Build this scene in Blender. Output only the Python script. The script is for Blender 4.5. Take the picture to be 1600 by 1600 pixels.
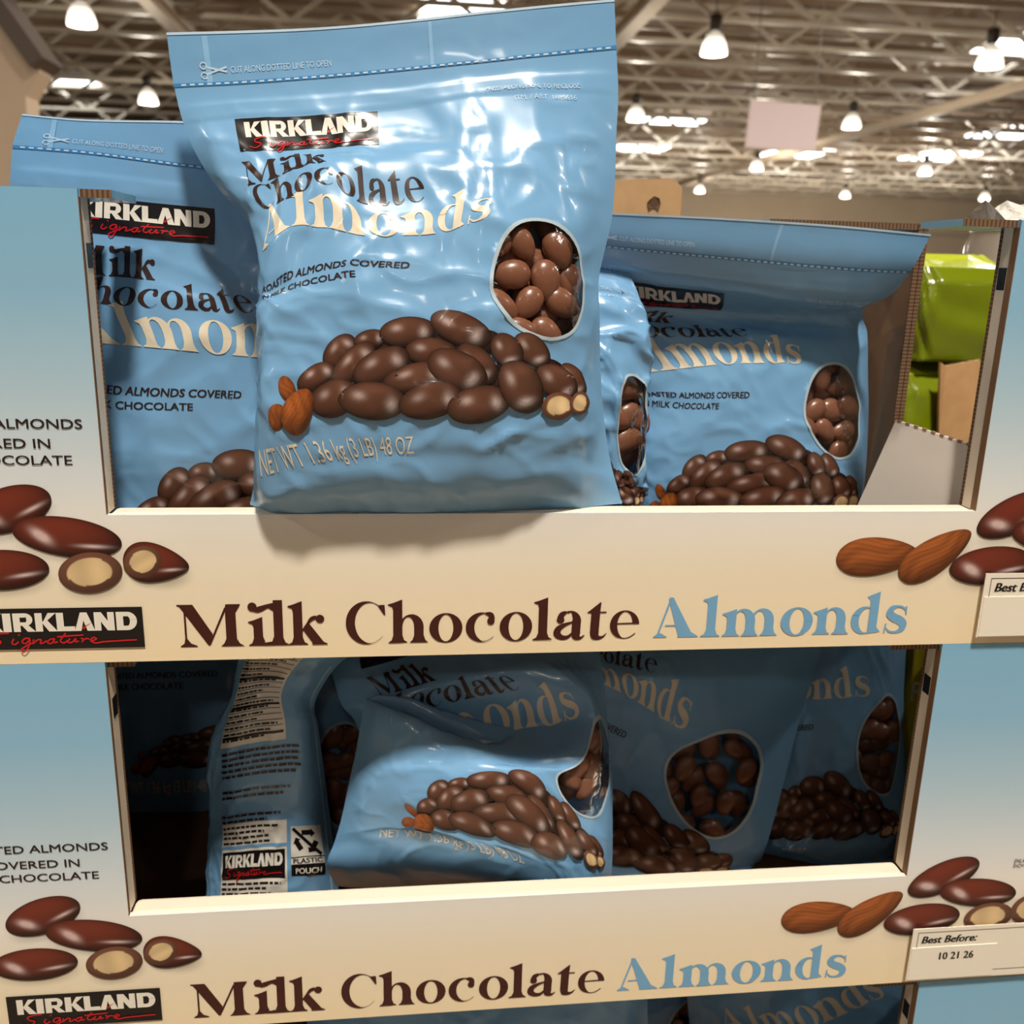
import bpy, math, random
import numpy as np
from mathutils import Vector, Matrix
random.seed(7)
SC = bpy.context.scene
COL = SC.collection
for o in list(bpy.data.objects): bpy.data.objects.remove(o)

# ------------------------------------------------------------------ camera
FPX = 1450.0
PITCH, ROLL, YAW = 0.259544, 0.025875, 0.117404
ZC = 0.914                                   # height of the lens above the floor
def cam_matrix():
    B = np.array([[1,0,0],[0,0,-1],[0,1,0]], float)
    cy, sy = math.cos(YAW), math.sin(YAW); Rz = np.array([[cy,-sy,0],[sy,cy,0],[0,0,1]])
    cp, sp = math.cos(PITCH), math.sin(PITCH); Rx = np.array([[1,0,0],[0,cp,-sp],[0,sp,cp]])
    cr, sr = math.cos(ROLL), math.sin(ROLL); Rr = np.array([[cr,-sr,0],[sr,cr,0],[0,0,1]])
    return Rr @ Rx @ B @ Rz
RC = cam_matrix()
cam_d = bpy.data.cameras.new('camera'); cam = bpy.data.objects.new('camera', cam_d); COL.objects.link(cam)
cam_d.sensor_width = 36.0; cam_d.sensor_fit = 'HORIZONTAL'; cam_d.lens = FPX / 1600 * 36
cam_d.clip_start = 0.02; cam_d.clip_end = 300
cam_d.dof.use_dof = True; cam_d.dof.focus_distance = 0.53; cam_d.dof.aperture_fstop = 11.0
M3 = Matrix([list(RC[0]), list(-RC[1]), list(-RC[2])]).transposed()
cam.matrix_world = Matrix.Translation((0, 0, ZC)) @ M3.to_4x4()
SC.camera = cam

# ------------------------------------------------------------------ world, exposure, main lamps' light
W = bpy.data.worlds.new('world'); SC.world = W; W.use_nodes = True
W.node_tree.nodes['Background'].inputs[0].default_value = (1.0, 0.90, 0.78, 1)
W.node_tree.nodes['Background'].inputs[1].default_value = 0.10
SC.view_settings.view_transform = 'Standard'; SC.view_settings.look = 'None'
SC.view_settings.exposure = 0.24; SC.view_settings.gamma = 1.0; SC.view_settings.use_curve_mapping = False
LAMP_H = 4.5                                 # high bay lamps, metres above the lens
LAMP_COL = (1.0, 0.93, 0.82)
# lamps over the aisle (x, y, watts): they light the goods; the farthest row is added to brighten sign and joists
NEAR_LAMPS = [(0.25,-1.5,320), (-5.6,-1.5,80), (6.1,-1.5,80), (0.25,4.6,120), (-5.6,4.6,90), (6.1,4.6,90), (0.25,-7.3,30), (-5.6,-7.3,25), (6.1,-7.3,25), (1.5,11,260), (8,11,260), (-4.5,11,260)]

# ------------------------------------------------------------------ helpers
def px(x, y, Y):
    """world point at depth Y (metres in front of the lens) seen at photo position x, y"""
    x = np.asarray(x, float); y = np.asarray(y, float); Y = np.asarray(Y, float)
    d = np.stack([(x - 800) / FPX, (y - 800) / FPX, np.ones_like(x)], -1) @ RC
    p = d * (Y / d[..., 1])[..., None]
    p[..., 2] += ZC
    return p
def P(x, y, Y): return Vector(px(x, y, Y).tolist())

def lin(c):
    return tuple((v / 12.92 if v <= 0.04045 else ((v + 0.055) / 1.055) ** 2.4) for v in [k / 255 for k in c])

MATS = {}
def mat(name, rgb=None, rough=0.5, metal=0.0, emit=None, estr=0.0, coat=0.0, spec=0.5, bump=None, var=None):
    if name in MATS: return MATS[name]
    m = bpy.data.materials.new(name); m.use_nodes = True; nt = m.node_tree; b = nt.nodes['Principled BSDF']
    if rgb is not None: b.inputs['Base Color'].default_value = (*rgb, 1)
    b.inputs['Roughness'].default_value = rough; b.inputs['Metallic'].default_value = metal
    b.inputs['Coat Weight'].default_value = coat; b.inputs['Coat Roughness'].default_value = 0.08
    b.inputs['Specular IOR Level'].default_value = spec
    if emit is not None:
        b.inputs['Emission Color'].default_value = (*emit, 1); b.inputs['Emission Strength'].default_value = estr
    tc = nt.nodes.new('ShaderNodeTexCoord')
    if bump:
        sc, st, dist = bump
        n = nt.nodes.new('ShaderNodeTexNoise'); n.inputs['Scale'].default_value = sc; n.inputs['Detail'].default_value = 4
        nt.links.new(tc.outputs['Object'], n.inputs['Vector'])
        bp = nt.nodes.new('ShaderNodeBump'); bp.inputs['Strength'].default_value = st; bp.inputs['Distance'].default_value = dist
        nt.links.new(n.outputs['Fac'], bp.inputs['Height']); nt.links.new(bp.outputs['Normal'], b.inputs['Normal'])
    if var:
        sc, amt = var
        n = nt.nodes.new('ShaderNodeTexNoise'); n.inputs['Scale'].default_value = sc; n.inputs['Detail'].default_value = 5
        nt.links.new(tc.outputs['Object'], n.inputs['Vector'])
        r = nt.nodes.new('ShaderNodeValToRGB')
        r.color_ramp.elements[0].position = 0.3; r.color_ramp.elements[1].position = 0.7
        r.color_ramp.elements[0].color = (*[c * (1 - amt) for c in rgb], 1); r.color_ramp.elements[1].color = (*[min(1, c * (1 + amt)) for c in rgb], 1)
        nt.links.new(n.outputs['Fac'], r.inputs['Fac']); nt.links.new(r.outputs['Color'], b.inputs['Base Color'])
    MATS[name] = m
    return m

def mk(name, verts, faces, m, parent=None, smooth=False, colors=None, normals=None):
    me = bpy.data.meshes.new(name)
    me.from_pydata([tuple(map(float, v)) for v in verts], [], [tuple(int(i) for i in f) for f in faces])
    me.materials.append(m)
    if smooth or normals is not None: me.polygons.foreach_set('use_smooth', [True] * len(me.polygons))
    if colors is not None:
        a = me.color_attributes.new('print', 'FLOAT_COLOR', 'POINT')
        a.data.foreach_set('color', np.asarray(colors, np.float32).ravel())
    me.update()
    if normals is not None: me.normals_split_custom_set_from_vertices([tuple(map(float, n)) for n in normals])
    o = bpy.data.objects.new(name, me); COL.objects.link(o)
    if parent is not None: o.parent = parent
    return o

def empty(name, loc, label, cat, group=None):
    o = bpy.data.objects.new(name, None); COL.objects.link(o); o.location = loc; o.empty_display_size = 0.02
    o['label'] = label; o['category'] = cat
    if group: o['group'] = group
    return o
def tag(o, label, cat, group=None):
    o['label'] = label; o['category'] = cat
    if group: o['group'] = group
    return o

def box_vf(x0, x1, y0, y1, z0, z1):
    v = [(x0,y0,z0),(x1,y0,z0),(x1,y1,z0),(x0,y1,z0),(x0,y0,z1),(x1,y0,z1),(x1,y1,z1),(x0,y1,z1)]
    f = [(0,3,2,1),(4,5,6,7),(0,1,5,4),(1,2,6,5),(2,3,7,6),(3,0,4,7)]
    return v, f
def box(name, x0, x1, y0, y1, z0, z1, m, parent=None, bevel=0.0, seg=2):
    v, f = box_vf(min(x0,x1), max(x0,x1), min(y0,y1), max(y0,y1), min(z0,z1), max(z0,z1))
    o = mk(name, v, f, m, parent)
    if bevel:
        md = o.modifiers.new('bevel', 'BEVEL'); md.width = bevel; md.segments = seg; md.limit_method = 'ANGLE'
    return o
def join_vf(parts):
    V, F = [], []
    for v, f in parts:
        n = len(V); V += list(v); F += [tuple(i + n for i in q) for q in f]
    return V, F
def bar_vf(a, b, w, h=None):
    """square bar from a to b"""
    a = np.array(a, float); b = np.array(b, float); d = b - a; d /= np.linalg.norm(d)
    up = np.array([0,0,1.0]) if abs(d[2]) < .95 else np.array([0,1.0,0])
    s = np.cross(d, up); s /= np.linalg.norm(s); t = np.cross(s, d); h = h or w
    v = []
    for p in (a, b):
        for i, j in ((-1,-1),(1,-1),(1,1),(-1,1)): v.append(tuple(p + s * i * w / 2 + t * j * h / 2))
    return v, [(0,1,2,3),(7,6,5,4),(0,4,5,1),(1,5,6,2),(2,6,7,3),(3,7,4,0)]
def lathe_vf(prof, n=24, c=(0,0,0)):
    V, F = [], []
    for r, z in prof:
        for k in range(n):
            a = 2 * math.pi * k / n; V.append((c[0] + r * math.cos(a), c[1] + r * math.sin(a), c[2] + z))
    for i in range(len(prof) - 1):
        for k in range(n):
            k2 = (k + 1) % n; F.append((i*n+k, i*n+k2, (i+1)*n+k2, (i+1)*n+k))
    return V, F

# ------------------------------------------------------------------ flat artwork (a = right, b = up), polygons and coloured meshes
def ccw(p):
    s = sum(p[i][0] * p[(i+1) % len(p)][1] - p[(i+1) % len(p)][0] * p[i][1] for i in range(len(p)))
    return p if s >= 0 else p[::-1]
def hermite(t, k, xs):
    """cubic through knots t -> k (n, d) with finite difference slopes, linear outside"""
    t = np.asarray(t, float); k = np.asarray(k, float); xs = np.asarray(xs, float)
    if k.ndim == 1: k = k[:, None]
    if len(t) == 1: return np.repeat(k, len(xs), 0)
    dl = np.diff(k, axis=0) / np.diff(t)[:, None]; m = np.zeros_like(k); m[0] = dl[0]; m[-1] = dl[-1]
    if len(t) > 2:
        h = np.diff(t); w = (h[1:] / (h[1:] + h[:-1]))[:, None]
        m[1:-1] = dl[:-1] * w + dl[1:] * (1 - w)
    i = np.clip(np.searchsorted(t, xs, side='right') - 1, 0, len(t) - 2)
    h = (t[i+1] - t[i]); s = ((xs - t[i]) / h)
    sc = np.clip(s, 0, 1)[:, None]; hh = h[:, None]
    r = (2*sc**3 - 3*sc**2 + 1) * k[i] + (sc**3 - 2*sc**2 + sc) * hh * m[i] + (-2*sc**3 + 3*sc**2) * k[i+1] + (sc**3 - sc**2) * hh * m[i+1]
    lo = (s < 0); hi = (s > 1)
    r[lo] = k[0] + m[0] * (xs[lo] - t[0])[:, None]; r[hi] = k[-1] + m[-1] * (xs[hi] - t[-1])[:, None]
    return r
def stroke(pts, w, n=5):
    """smooth ribbon; w number or list of widths"""
    pts = np.array(pts, float); w = np.array([w] * len(pts) if np.isscalar(w) else w, float)
    t = np.r_[0, np.cumsum(np.linalg.norm(np.diff(pts, axis=0), axis=1))]
    s = np.linspace(0, t[-1], (len(pts) - 1) * n + 1)
    c = hermite(t, pts, s); ww = hermite(t, w, s)[:, 0]
    d = np.gradient(c, axis=0); d /= np.linalg.norm(d, axis=1)[:, None] + 1e-9; nn = np.stack([-d[:,1], d[:,0]], 1)
    L = c + nn * ww[:, None] / 2; R = c - nn * ww[:, None] / 2
    return [[tuple(L[i]), tuple(R[i]), tuple(R[i+1]), tuple(L[i+1])] for i in range(len(c) - 1)]
def arcring(cx, cy, RX, RY, rx, ry, sh=0.0, a0=0, a1=360, n=28, taper=0):
    """band between an outer and a shifted inner ellipse"""
    out = []; A = np.radians(np.linspace(a0, a1, n + 1)); o = []; q = []
    for i, a in enumerate(A):
        p1 = np.array([cx + RX * math.cos(a), cy + RY * math.sin(a)]); p2 = np.array([cx + sh + rx * math.cos(a), cy + ry * math.sin(a)])
        if taper:
            f = min(1, (n - i) / (n * taper)); p2 = p1 + (p2 - p1) * (0.2 + 0.8 * f)
        o.append(tuple(p1)); q.append(tuple(p2))
    return [[o[i], o[i+1], q[i+1], q[i]] for i in range(n)]
def disc(cx, cy, r, ry=None, n=14):
    ry = ry or r
    return [[(cx + r * math.cos(2*math.pi*k/n), cy + ry * math.sin(2*math.pi*k/n)) for k in range(n)]]
def stem(xl, xr, top, fl=30, fr=30, flag=True):
    """serifed upright: quads only so it triangulates cleanly"""
    c = (xl + xr) / 2; P_ = [[(xl,0),(xr,0),(xr,top-(60 if flag else 0)),(xl,top-(60 if flag else 0))]]
    if fl: P_ += [[(xl-fl,0),(xl,0),(xl,6),(xl-fl,5)], [(xl-fl,5),(xl,5),(xl,45),(xl-fl*.35,16)]]
    if fr: P_ += [[(xr,0),(xr+fr,0),(xr+fr,5),(xr,6)], [(xr,5),(xr+fr,5),(xr+fr*.35,16),(xr,45)]]
    if flag: P_ += [[(xl,top-60),(xr,top-60),(xr,top),(xl,top-20)], [(xl-30,top-28),(xl,top-20),(xl,top-62),(xl-6,top-44)], [(xl-30,top-34),(xl-30,top-28),(xl-6,top-44),(xl-6,top-44.5)]]
    return P_
def arch(x0, h=170, w=182, t=55):
    """n arch springing from a stem whose left edge is x0"""
    r = x0 + w; return arcring(r-72, 95, 72, h-92, 35, h-108, -20, 0, 180, 14) + [[(r-t-2,0),(r,0),(r,95),(r-t-2,95)]] + \
        [[(r-t-2-28,0),(r-t-2,0),(r-t-2,45),(r-t-12,16)], [(r,0),(r+28,0),(r+10,16),(r,45)]]
def g_M():
    return [[(-10,250),(40,250),(30,210),(15,236)], [(-10,243),(-10,250),(15,236),(15,235)], [(28,40),(40,40),(40,212),(28,215)],
            [(0,0),(98,0),(98,6),(0,6)], [(0,6),(98,6),(62,20),(22,20)], [(22,20),(62,20),(40,50),(28,50)],
            [(-2,250),(82,250),(190,75),(172,8)], [(-2,250),(172,8),(162,8),(28,212)], [(162,8),(174,8),(278,228),(266,232)],
            [(268,0),(331,0),(329,215),(268,215)], [(268,215),(329,215),(357,250),(272,250)], [(234,0),(268,0),(268,45),(254,16)], [(331,0),(375,0),(347,16),(331,45)], [(329,200),(357,244),(357,250),(329,250)]]
def g_il():
    p = stem(30, 85, 172, 30, 0) + stem(150, 205, 270, 0, 34, False)
    p += arcring(117, 50, 34, 44, 33, 40, 0, 180, 360, 10)
    p += [[(85,0),(150,0),(150,16),(85,16)], [(85,16),(150,16),(150,55),(138,24)], [(85,16),(97,24),(85,55)]]
    p += disc(28, 232, 27) + stroke([(28,216),(60,215),(110,232),(160,245)], [18,34,26,22]) + [[(110,232),(150,205),(205,262),(205,270)]]
    return p
def g_k():
    return stem(26, 81, 262, 30, 30) + stroke([(78,84),(110,125),(140,158),(165,165)], [9,14,24,22]) + disc(186, 155, 26, 25) + \
        [[(84,90),(122,127),(205,16),(150,0)], [(150,0),(205,16),(228,6),(228,0)], [(84,90),(150,0),(138,0),(136,16)]]
def g_C():
    return arcring(122, 125, 122, 130, 88, 121, 20, 32, 322, 36, .25) + [[(196,232),(230,232),(234,172),(226,172)], [(190,226),(232,215),(226,172),(205,205)]]
def g_h(): return stem(28, 83, 262, 28, 28) + arch(28)
def g_o(): return arcring(100, 86, 100, 91, 45, 83)
def g_c(): return arcring(96, 86, 96, 91, 60, 82, 16, 48, 322, 30, .3) + disc(152, 124, 23, 24) + stroke([(120,171),(150,160),(166,132)], [14,34,24])
def g_l(): return stem(34, 89, 262, 34, 30)
def g_a():
    return [[(110,40),(165,40),(168,120),(113,120)]] + arcring(100, 112, 68, 66, 16, 57, 0, 0, 120, 12) + \
        stroke([(75,170),(48,155),(38,130)], [16,34,42]) + disc(40, 122, 24, 21) + \
        stroke([(115,108),(60,88),(26,62),(22,36),(48,14),(86,14),(118,42)], [10,24,40,46,32,22,10]) + stroke([(138,50),(142,20),(164,7),(192,25)], [54,52,20,5])
def g_t():
    return [[(20,40),(75,40),(79,170),(24,170)], [(0,162),(118,162),(118,170),(0,170)], [(0,166),(79,166),(84,228),(78,228)]] + \
        stroke([(47,45),(54,18),(80,6),(104,14),(124,34)], [55,50,24,12,4])
def g_e():
    return arcring(92, 86, 92, 89, 48, 81, 2, 2, 322, 36, .28) + [[(44,88),(182,90),(182,99),(44,96)]]
def g_A():
    return [[(90,245),(102,245),(34,20),(22,20)], [(80,240),(108,250),(215,14),(150,14)], [(68,70),(150,70),(148,79),(70,79)][:4],
            [(0,0),(82,0),(82,5),(0,5)], [(0,5),(82,5),(44,28),(22,22)], [(148,0),(272,0),(272,5),(148,5)], [(148,5),(272,5),(232,30),(176,28)], [(84,250),(108,250),(232,25),(170,25)]]
def g_m(): return stem(20, 75, 172, 26, 26) + arch(20, 170, 172) + arch(137, 170, 172)
def g_n(): return stem(20, 75, 172, 26, 26) + arch(20, 170, 176)
def g_d():
    return arcring(84, 86, 84, 89, 48, 79, 14, 20, 340) + [[(112,14),(167,4),(167,215),(112,215)], [(112,215),(167,215),(167,268),(112,246)], [(86,236),(112,246),(112,205),(106,222)], [(112,14),(112,0),(192,12),(167,40)]]
def g_s():
    return stroke([(136,140),(112,165),(76,172),(42,158),(32,128),(60,102),(100,82),(126,56),(118,24),(82,6),(44,10),(16,36)], [6,12,14,34,46,50,54,48,36,14,12,6], 4) + \
        [[(128,172),(138,172),(140,116),(134,116)], [(6,0),(14,0),(20,62),(10,62)]]
GL = dict(M=g_M, I=g_il, k=g_k, C=g_C, h=g_h, o=g_o, c=g_c, l=g_l, a=g_a, t=g_t, e=g_e, A=g_A, m=g_m, n=g_n, d=g_d, s=g_s)
# letter lefts along the line, in glyph units
ADV = {'Milk': [('M',0),('I',400),('k',640)], 'Chocolate': [('C',0),('h',252),('o',496),('c',716),('o',922),('l',1126),('a',1256),('t',1462),('e',1606)],
       'Almonds': [('A',0),('l',286),('m',424),('o',776),('n',986),('d',1216),('s',1426)]}
WID = {'Milk': 868, 'Chocolate': 1790, 'Almonds': 1566}
def word(w, x0, y0, width, height=None):
    """serif word from x0, baseline y0, total width; height = cap height"""
    s = width / WID[w]; sy = (height / 250.0) if height else s
    return [[(x0 + s * (gx + p[0]), y0 + sy * p[1]) for p in poly] for g, gx in ADV[w] for poly in GL[g]()]

_tc = {}
def sans(body, x0, y0, cap, width=None, align='l', bold=0.0, shear=0.0):
    if bold:                                        # heavier face: the same letters struck three times
        return sum([sans(body, x0 + k * bold * 1.6 * cap, y0, cap, width, align, 0.0, shear) for k in (-1, 0, 1)], [])
    key = (body, bold, shear)
    if key not in _tc:
        c = bpy.data.curves.new('t', 'FONT'); c.body = body; c.offset = bold; c.shear = shear; c.resolution_u = 3
        o = bpy.data.objects.new('t', c); COL.objects.link(o); me = o.to_mesh(); me.calc_loop_triangles()
        v = np.array([q.co[:2] for q in me.vertices]); t = [tuple(q.vertices) for q in me.loop_triangles]
        o.to_mesh_clear(); bpy.data.objects.remove(o); bpy.data.curves.remove(c); _tc[key] = (v, t)
    v, t = _tc[key]; s = cap / 0.73
    w = v[:,0].max() - v[:,0].min(); sx = s if width is None else width / w
    off = {'l': 0, 'c': -w * sx / 2, 'r': -w * sx}[align]
    q = np.stack([x0 + off + (v[:,0] - v[:,0].min()) * sx, y0 + v[:,1] * s], 1)
    return [[tuple(q[i]) for i in f] for f in t]

# brand plate: units 1400 x 310
def plate(): return [[(0,0),(1400,0),(1400,310),(0,310)]]
def block():
    b, t = 135, 275; L = []
    def K(x): return [[(x,b),(x+58,b),(x+58,t),(x,t)], [(x+52,b+58),(x+108,t),(x+172,t),(x+92,b+78)], [(x+52,b+70),(x+92,b+92),(x+176,b),(x+106,b)]]
    def I(x): return [[(x,b),(x+66,b),(x+66,t),(x,t)]]
    def R(x): return [[(x,b),(x+56,b),(x+56,t),(x,t)], [(x+56,t-32),(x+100,t-32),(x+100,t),(x+56,t)], [(x+56,b+46),(x+100,b+46),(x+100,b+72),(x+56,b+72)], [(x+66,b+52),(x+118,b+52),(x+178,b),(x+112,b)]] + arcring(x+100, b+93, 58, 47, 10, 20, 0, -90, 90, 12)
    def Lr(x): return [[(x,b),(x+58,b),(x+58,t),(x,t)], [(x+58,b),(x+146,b),(x+146,b+36),(x+58,b+36)]]
    def A(x): return [[(x,b),(x+54,b),(x+92,t),(x+54,t)], [(x+54,t),(x+108,t),(x+166,b),(x+104,b)]]
    def N(x): return [[(x,b),(x+54,b),(x+54,t),(x,t)], [(x+110,b),(x+164,b),(x+164,t),(x+110,t)], [(x,t),(x+60,t),(x+164,b),(x+106,b)]]
    def D(x): return [[(x,b),(x+58,b),(x+58,t),(x,t)], [(x+58,t-34),(x+90,t-34),(x+90,t),(x+58,t)], [(x+58,b),(x+90,b),(x+90,b+34),(x+58,b+34)]] + arcring(x+90, b+70, 80, 70, 22, 36, 0, -90, 90, 14)
    for f, x in ((K,88),(I,264),(R,346),(K,524),(Lr,696),(A,838),(N,1002),(D,1182)): L += f(x)
    return L
def script():
    S = [[(305,128),(235,124),(172,100),(190,80),(235,66),(215,42),(150,32),(112,48)], [(340,86),(322,50),(337,42),(378,62)], [(378,112),(392,116)],
         [(472,84),(432,87),(402,56),(427,46),(467,78),(442,10),(402,-16),(387,-2),(420,22),(482,50)], [(500,80),(486,46),(540,76),(560,73),(546,46),(572,50),(602,66)],
         [(672,80),(632,76),(606,52),(632,44),(667,74),(656,50),(690,56)], [(762,122),(716,56),(736,47),(772,64)], [(690,94),(800,100),(905,105)],
         [(792,80),(772,52),(802,49),(842,80),(830,52),(862,60)], [(880,80),(900,74),(887,48)], [(890,60),(925,77),(950,73)], [(958,56),(1010,76),(992,86),(957,62),(987,44),(1060,50),(1200,56),(1340,60)]]
    return sum([stroke(p, 12, 4) for p in S], [])
def swoosh(): return [[(896,160),(935,178),(985,200),(930,168)], [(896,160),(930,168),(918,146),(905,150)]]
def sc_art(polys, x0, y0, w, unit=1400.0, h=None):
    s = w / unit; sy = s if h is None else h / 310.0
    return [[(x0 + s * p[0], y0 + sy * p[1]) for p in q] for q in polys]

# printed nuts: coloured discs (rings) with the picture's own shading
BROWN = np.array(lin((98,62,46))); TAN = np.array(lin((176,96,44))); CREAM = np.array(lin((232,200,150)))
def nut(cx, cy, a, b, ang, kind='choc', rings=9, seg=34, tone=1.0, egg=0.0, base=None):
    V, F, Cc = [], [], []; ca, sa = math.cos(math.radians(ang)), math.sin(math.radians(ang)); rnd = random.Random(int(cx * 7 + cy * 13))
    for i in range(rings + 1):
        r = 1 - (1 - i / rings) ** 1.3
        for k in range(seg):
            t = 2 * math.pi * k / seg; x = r * math.cos(t); y = r * math.sin(t)
            lx = a * x; ly = b * y * (1 - egg * x)
            wx = lx * ca - ly * sa; wy = lx * sa + ly * ca
            V.append((cx + wx, cy + wy))
            nx, ny = x * ca * .9 - y * sa, x * sa * .9 + y * ca; nz = math.sqrt(max(0, 1 - r * r))
            dif = max(0, nx * -.25 + ny * .55 + nz * .78)
            if kind == 'choc':
                c = (BROWN if base is None else base) * (0.22 + 0.95 * dif) * (1 - .45 * r ** 7) * tone
                h = math.exp(-(((x * ca - y * sa) + .40) / .17) ** 2 - (((x * sa + y * ca) - .26) / .22) ** 2)
                h2 = math.exp(-((x - .55) / .13) ** 2 - ((y + .1) / .35) ** 2)
                if base is not None:
                    sx_, sy_ = x * ca - y * sa, x * sa + y * ca
                    h = 1.7 * min(1, 1.6 * math.exp(-((x + .52 + .35 * y) / .13) ** 2 - ((y + .12) / .30) ** 2)) * .9; h2 = 1.5 * math.exp(-((x - .48) / .26) ** 2 - ((y + .42 - .25 * x) / .09) ** 2)
                c = c + (.34 * h + .38 * h2) * np.array([1, .86, .82]) * tone
            elif kind == 'tan':
                st = .75 + .25 * math.sin(y * 17 + 2.2 * math.sin(x * 4 + cx)) * math.sin(x * 5 + y * 9)
                c = TAN * (0.25 + 0.9 * dif) * st * tone
            else:
                d = math.hypot((x + .02) / .70, (y - .04) / .68)
                c = CREAM * (.62 + .4 * nz) * (.9 + .1 * math.sin(x * 6)) if d < 1 else BROWN * 1.5 * (.45 + .6 * dif)
                c = c * tone
            Cc.append((*np.clip(c, 0, 1), 1))
    for i in range(rings):
        for k in range(seg):
            k2 = (k + 1) % seg; F.append((i*seg+k, (i+1)*seg+k, (i+1)*seg+k2, i*seg+k2))
    F.append(tuple(range(seg)))
    return np.array(V), F[:-1], np.array(Cc)
def soft(cx, cy, a, b, ang, strength=.55, rings=8, seg=28):
    """soft printed shadow with alpha"""
    V, F, Cc = [], [], []; ca, sa = math.cos(math.radians(ang)), math.sin(math.radians(ang))
    for i in range(rings + 1):
        r = i / rings
        for k in range(seg):
            t = 2*math.pi*k/seg; lx = a*r*math.cos(t); ly = b*r*math.sin(t)
            V.append((cx+lx*ca-ly*sa, cy+lx*sa+ly*ca)); Cc.append((.03,.025,.02, strength*(1-r)**1.2))
    for i in range(rings):
        for k in range(seg):
            k2 = (k+1) % seg; F.append((i*seg+k, (i+1)*seg+k, (i+1)*seg+k2, i*seg+k2))
    return np.array(V), F, np.array(Cc)

def split(poly, ax, c):
    lo, hi = [], []; n = len(poly)
    for i in range(n):
        p, q = poly[i], poly[(i+1) % n]
        if p[ax] <= c: lo.append(p)
        if p[ax] >= c: hi.append(p)
        if (p[ax] - c) * (q[ax] - c) < 0:
            t = (c - p[ax]) / (q[ax] - p[ax]); r = (p[0] + t*(q[0]-p[0]), p[1] + t*(q[1]-p[1])) + tuple(p[2:]); lo.append(r); hi.append(r)
    return lo, hi
def layers(polys):
    """give neighbouring polygons of one print slightly different heights so overlaps never coincide"""
    return [[(q[0], q[1], i % 41) for q in p] for i, p in enumerate(polys)]
def clip(polys, step):
    for ax in (0, 1):
        out = []
        for p in polys:
            mn = min(q[ax] for q in p); mx = max(q[ax] for q in p); cur = p
            k = math.floor(mn / step) + 1
            while k * step < mx - 1e-9 and len(cur) > 2:
                lo, cur = split(cur, ax, k * step)
                if len(lo) > 2: out.append(lo)
                k += 1
            if len(cur) > 2: out.append(cur)
        polys = out
    return polys
def weld(polys):
    idx = {}; V = []; F = []
    for n_, p in enumerate(polys):
        f = []; ly = p[0][2] if len(p[0]) > 2 else 0
        for q in ccw(p):
            k = (round(q[0], 5), round(q[1], 5), ly)
            if k not in idx: idx[k] = len(V); V.append(k)
            if not f or f[-1] != idx[k]: f.append(idx[k])
        if len(f) > 2 and f[0] == f[-1]: f.pop()
        if len(set(f)) == len(f) and len(f) > 2: F.append(f)
    return np.array(V), F

# ------------------------------------------------------------------ print and film materials
def crinkle(m, strength=.75, dist=.0018):
    """patchy sharp crinkles of plastic film, shared by film and ink"""
    nt = m.node_tree; b = nt.nodes['Principled BSDF']; tc = nt.nodes.new('ShaderNodeTexCoord')
    n = nt.nodes.new('ShaderNodeTexNoise'); n.noise_type = 'RIDGED_MULTIFRACTAL'; n.inputs['Scale'].default_value = 26; n.inputs['Detail'].default_value = 3; n.inputs['Distortion'].default_value = .6
    k = nt.nodes.new('ShaderNodeTexNoise'); k.inputs['Scale'].default_value = 14; k.inputs['Detail'].default_value = 1
    r = nt.nodes.new('ShaderNodeMapRange'); r.inputs['From Min'].default_value = .46; r.inputs['From Max'].default_value = .64
    mu = nt.nodes.new('ShaderNodeMath'); mu.operation = 'MULTIPLY'; bp = nt.nodes.new('ShaderNodeBump'); bp.inputs['Strength'].default_value = strength; bp.inputs['Distance'].default_value = dist
    for q in (n, k): nt.links.new(tc.outputs['Object'], q.inputs['Vector'])
    nt.links.new(k.outputs['Fac'], r.inputs[0]); nt.links.new(n.outputs['Fac'], mu.inputs[0]); nt.links.new(r.outputs[0], mu.inputs[1])
    nt.links.new(mu.outputs[0], bp.inputs['Height']); nt.links.new(bp.outputs['Normal'], b.inputs['Normal']); nt.links.new(bp.outputs['Normal'], b.inputs['Coat Normal'])
    return m
def film(name, rgb, rough=.27, coat=.28):
    return crinkle(mat(name, rgb, rough, coat=coat))
def print_mat(name, rough=.25, coat=.3, alpha=False):
    m = mat(name, (1,1,1), rough, coat=coat)
    if not alpha and 'film' in name: crinkle(m)
    nt = m.node_tree; b = nt.nodes['Principled BSDF']
    a = nt.nodes.new('ShaderNodeAttribute'); a.attribute_name = 'print'
    nt.links.new(a.outputs['Color'], b.inputs['Base Color'])
    if alpha: nt.links.new(a.outputs['Alpha'], b.inputs['Alpha'])
    return m
BLUE = lin((118,167,208))
M_FILM = film('pouch_film', BLUE)
M_BACK = film('pouch_back_film', BLUE)
M_BLACK = film('black_ink', lin((26,22,22)))
M_WHITE = film('white_ink', lin((232,226,214)))
M_RED = film('red_ink', lin((190,30,36)))
M_DKBR = film('dark_brown_ink', lin((52,34,30)))
M_CREAMINK = film('cream_ink', lin((226,214,190)))
M_PALE = film('pale_ink', lin((190,215,235)))
M_DASH = film('dash_blue_ink', lin((62,132,190)))
M_NUTS = print_mat('printed_nuts_on_film')
M_OUT = film('window_outline_ink', lin((176,194,204)))
M_STRIPE = film('header_stripe_ink', lin((140,186,224)))
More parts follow.
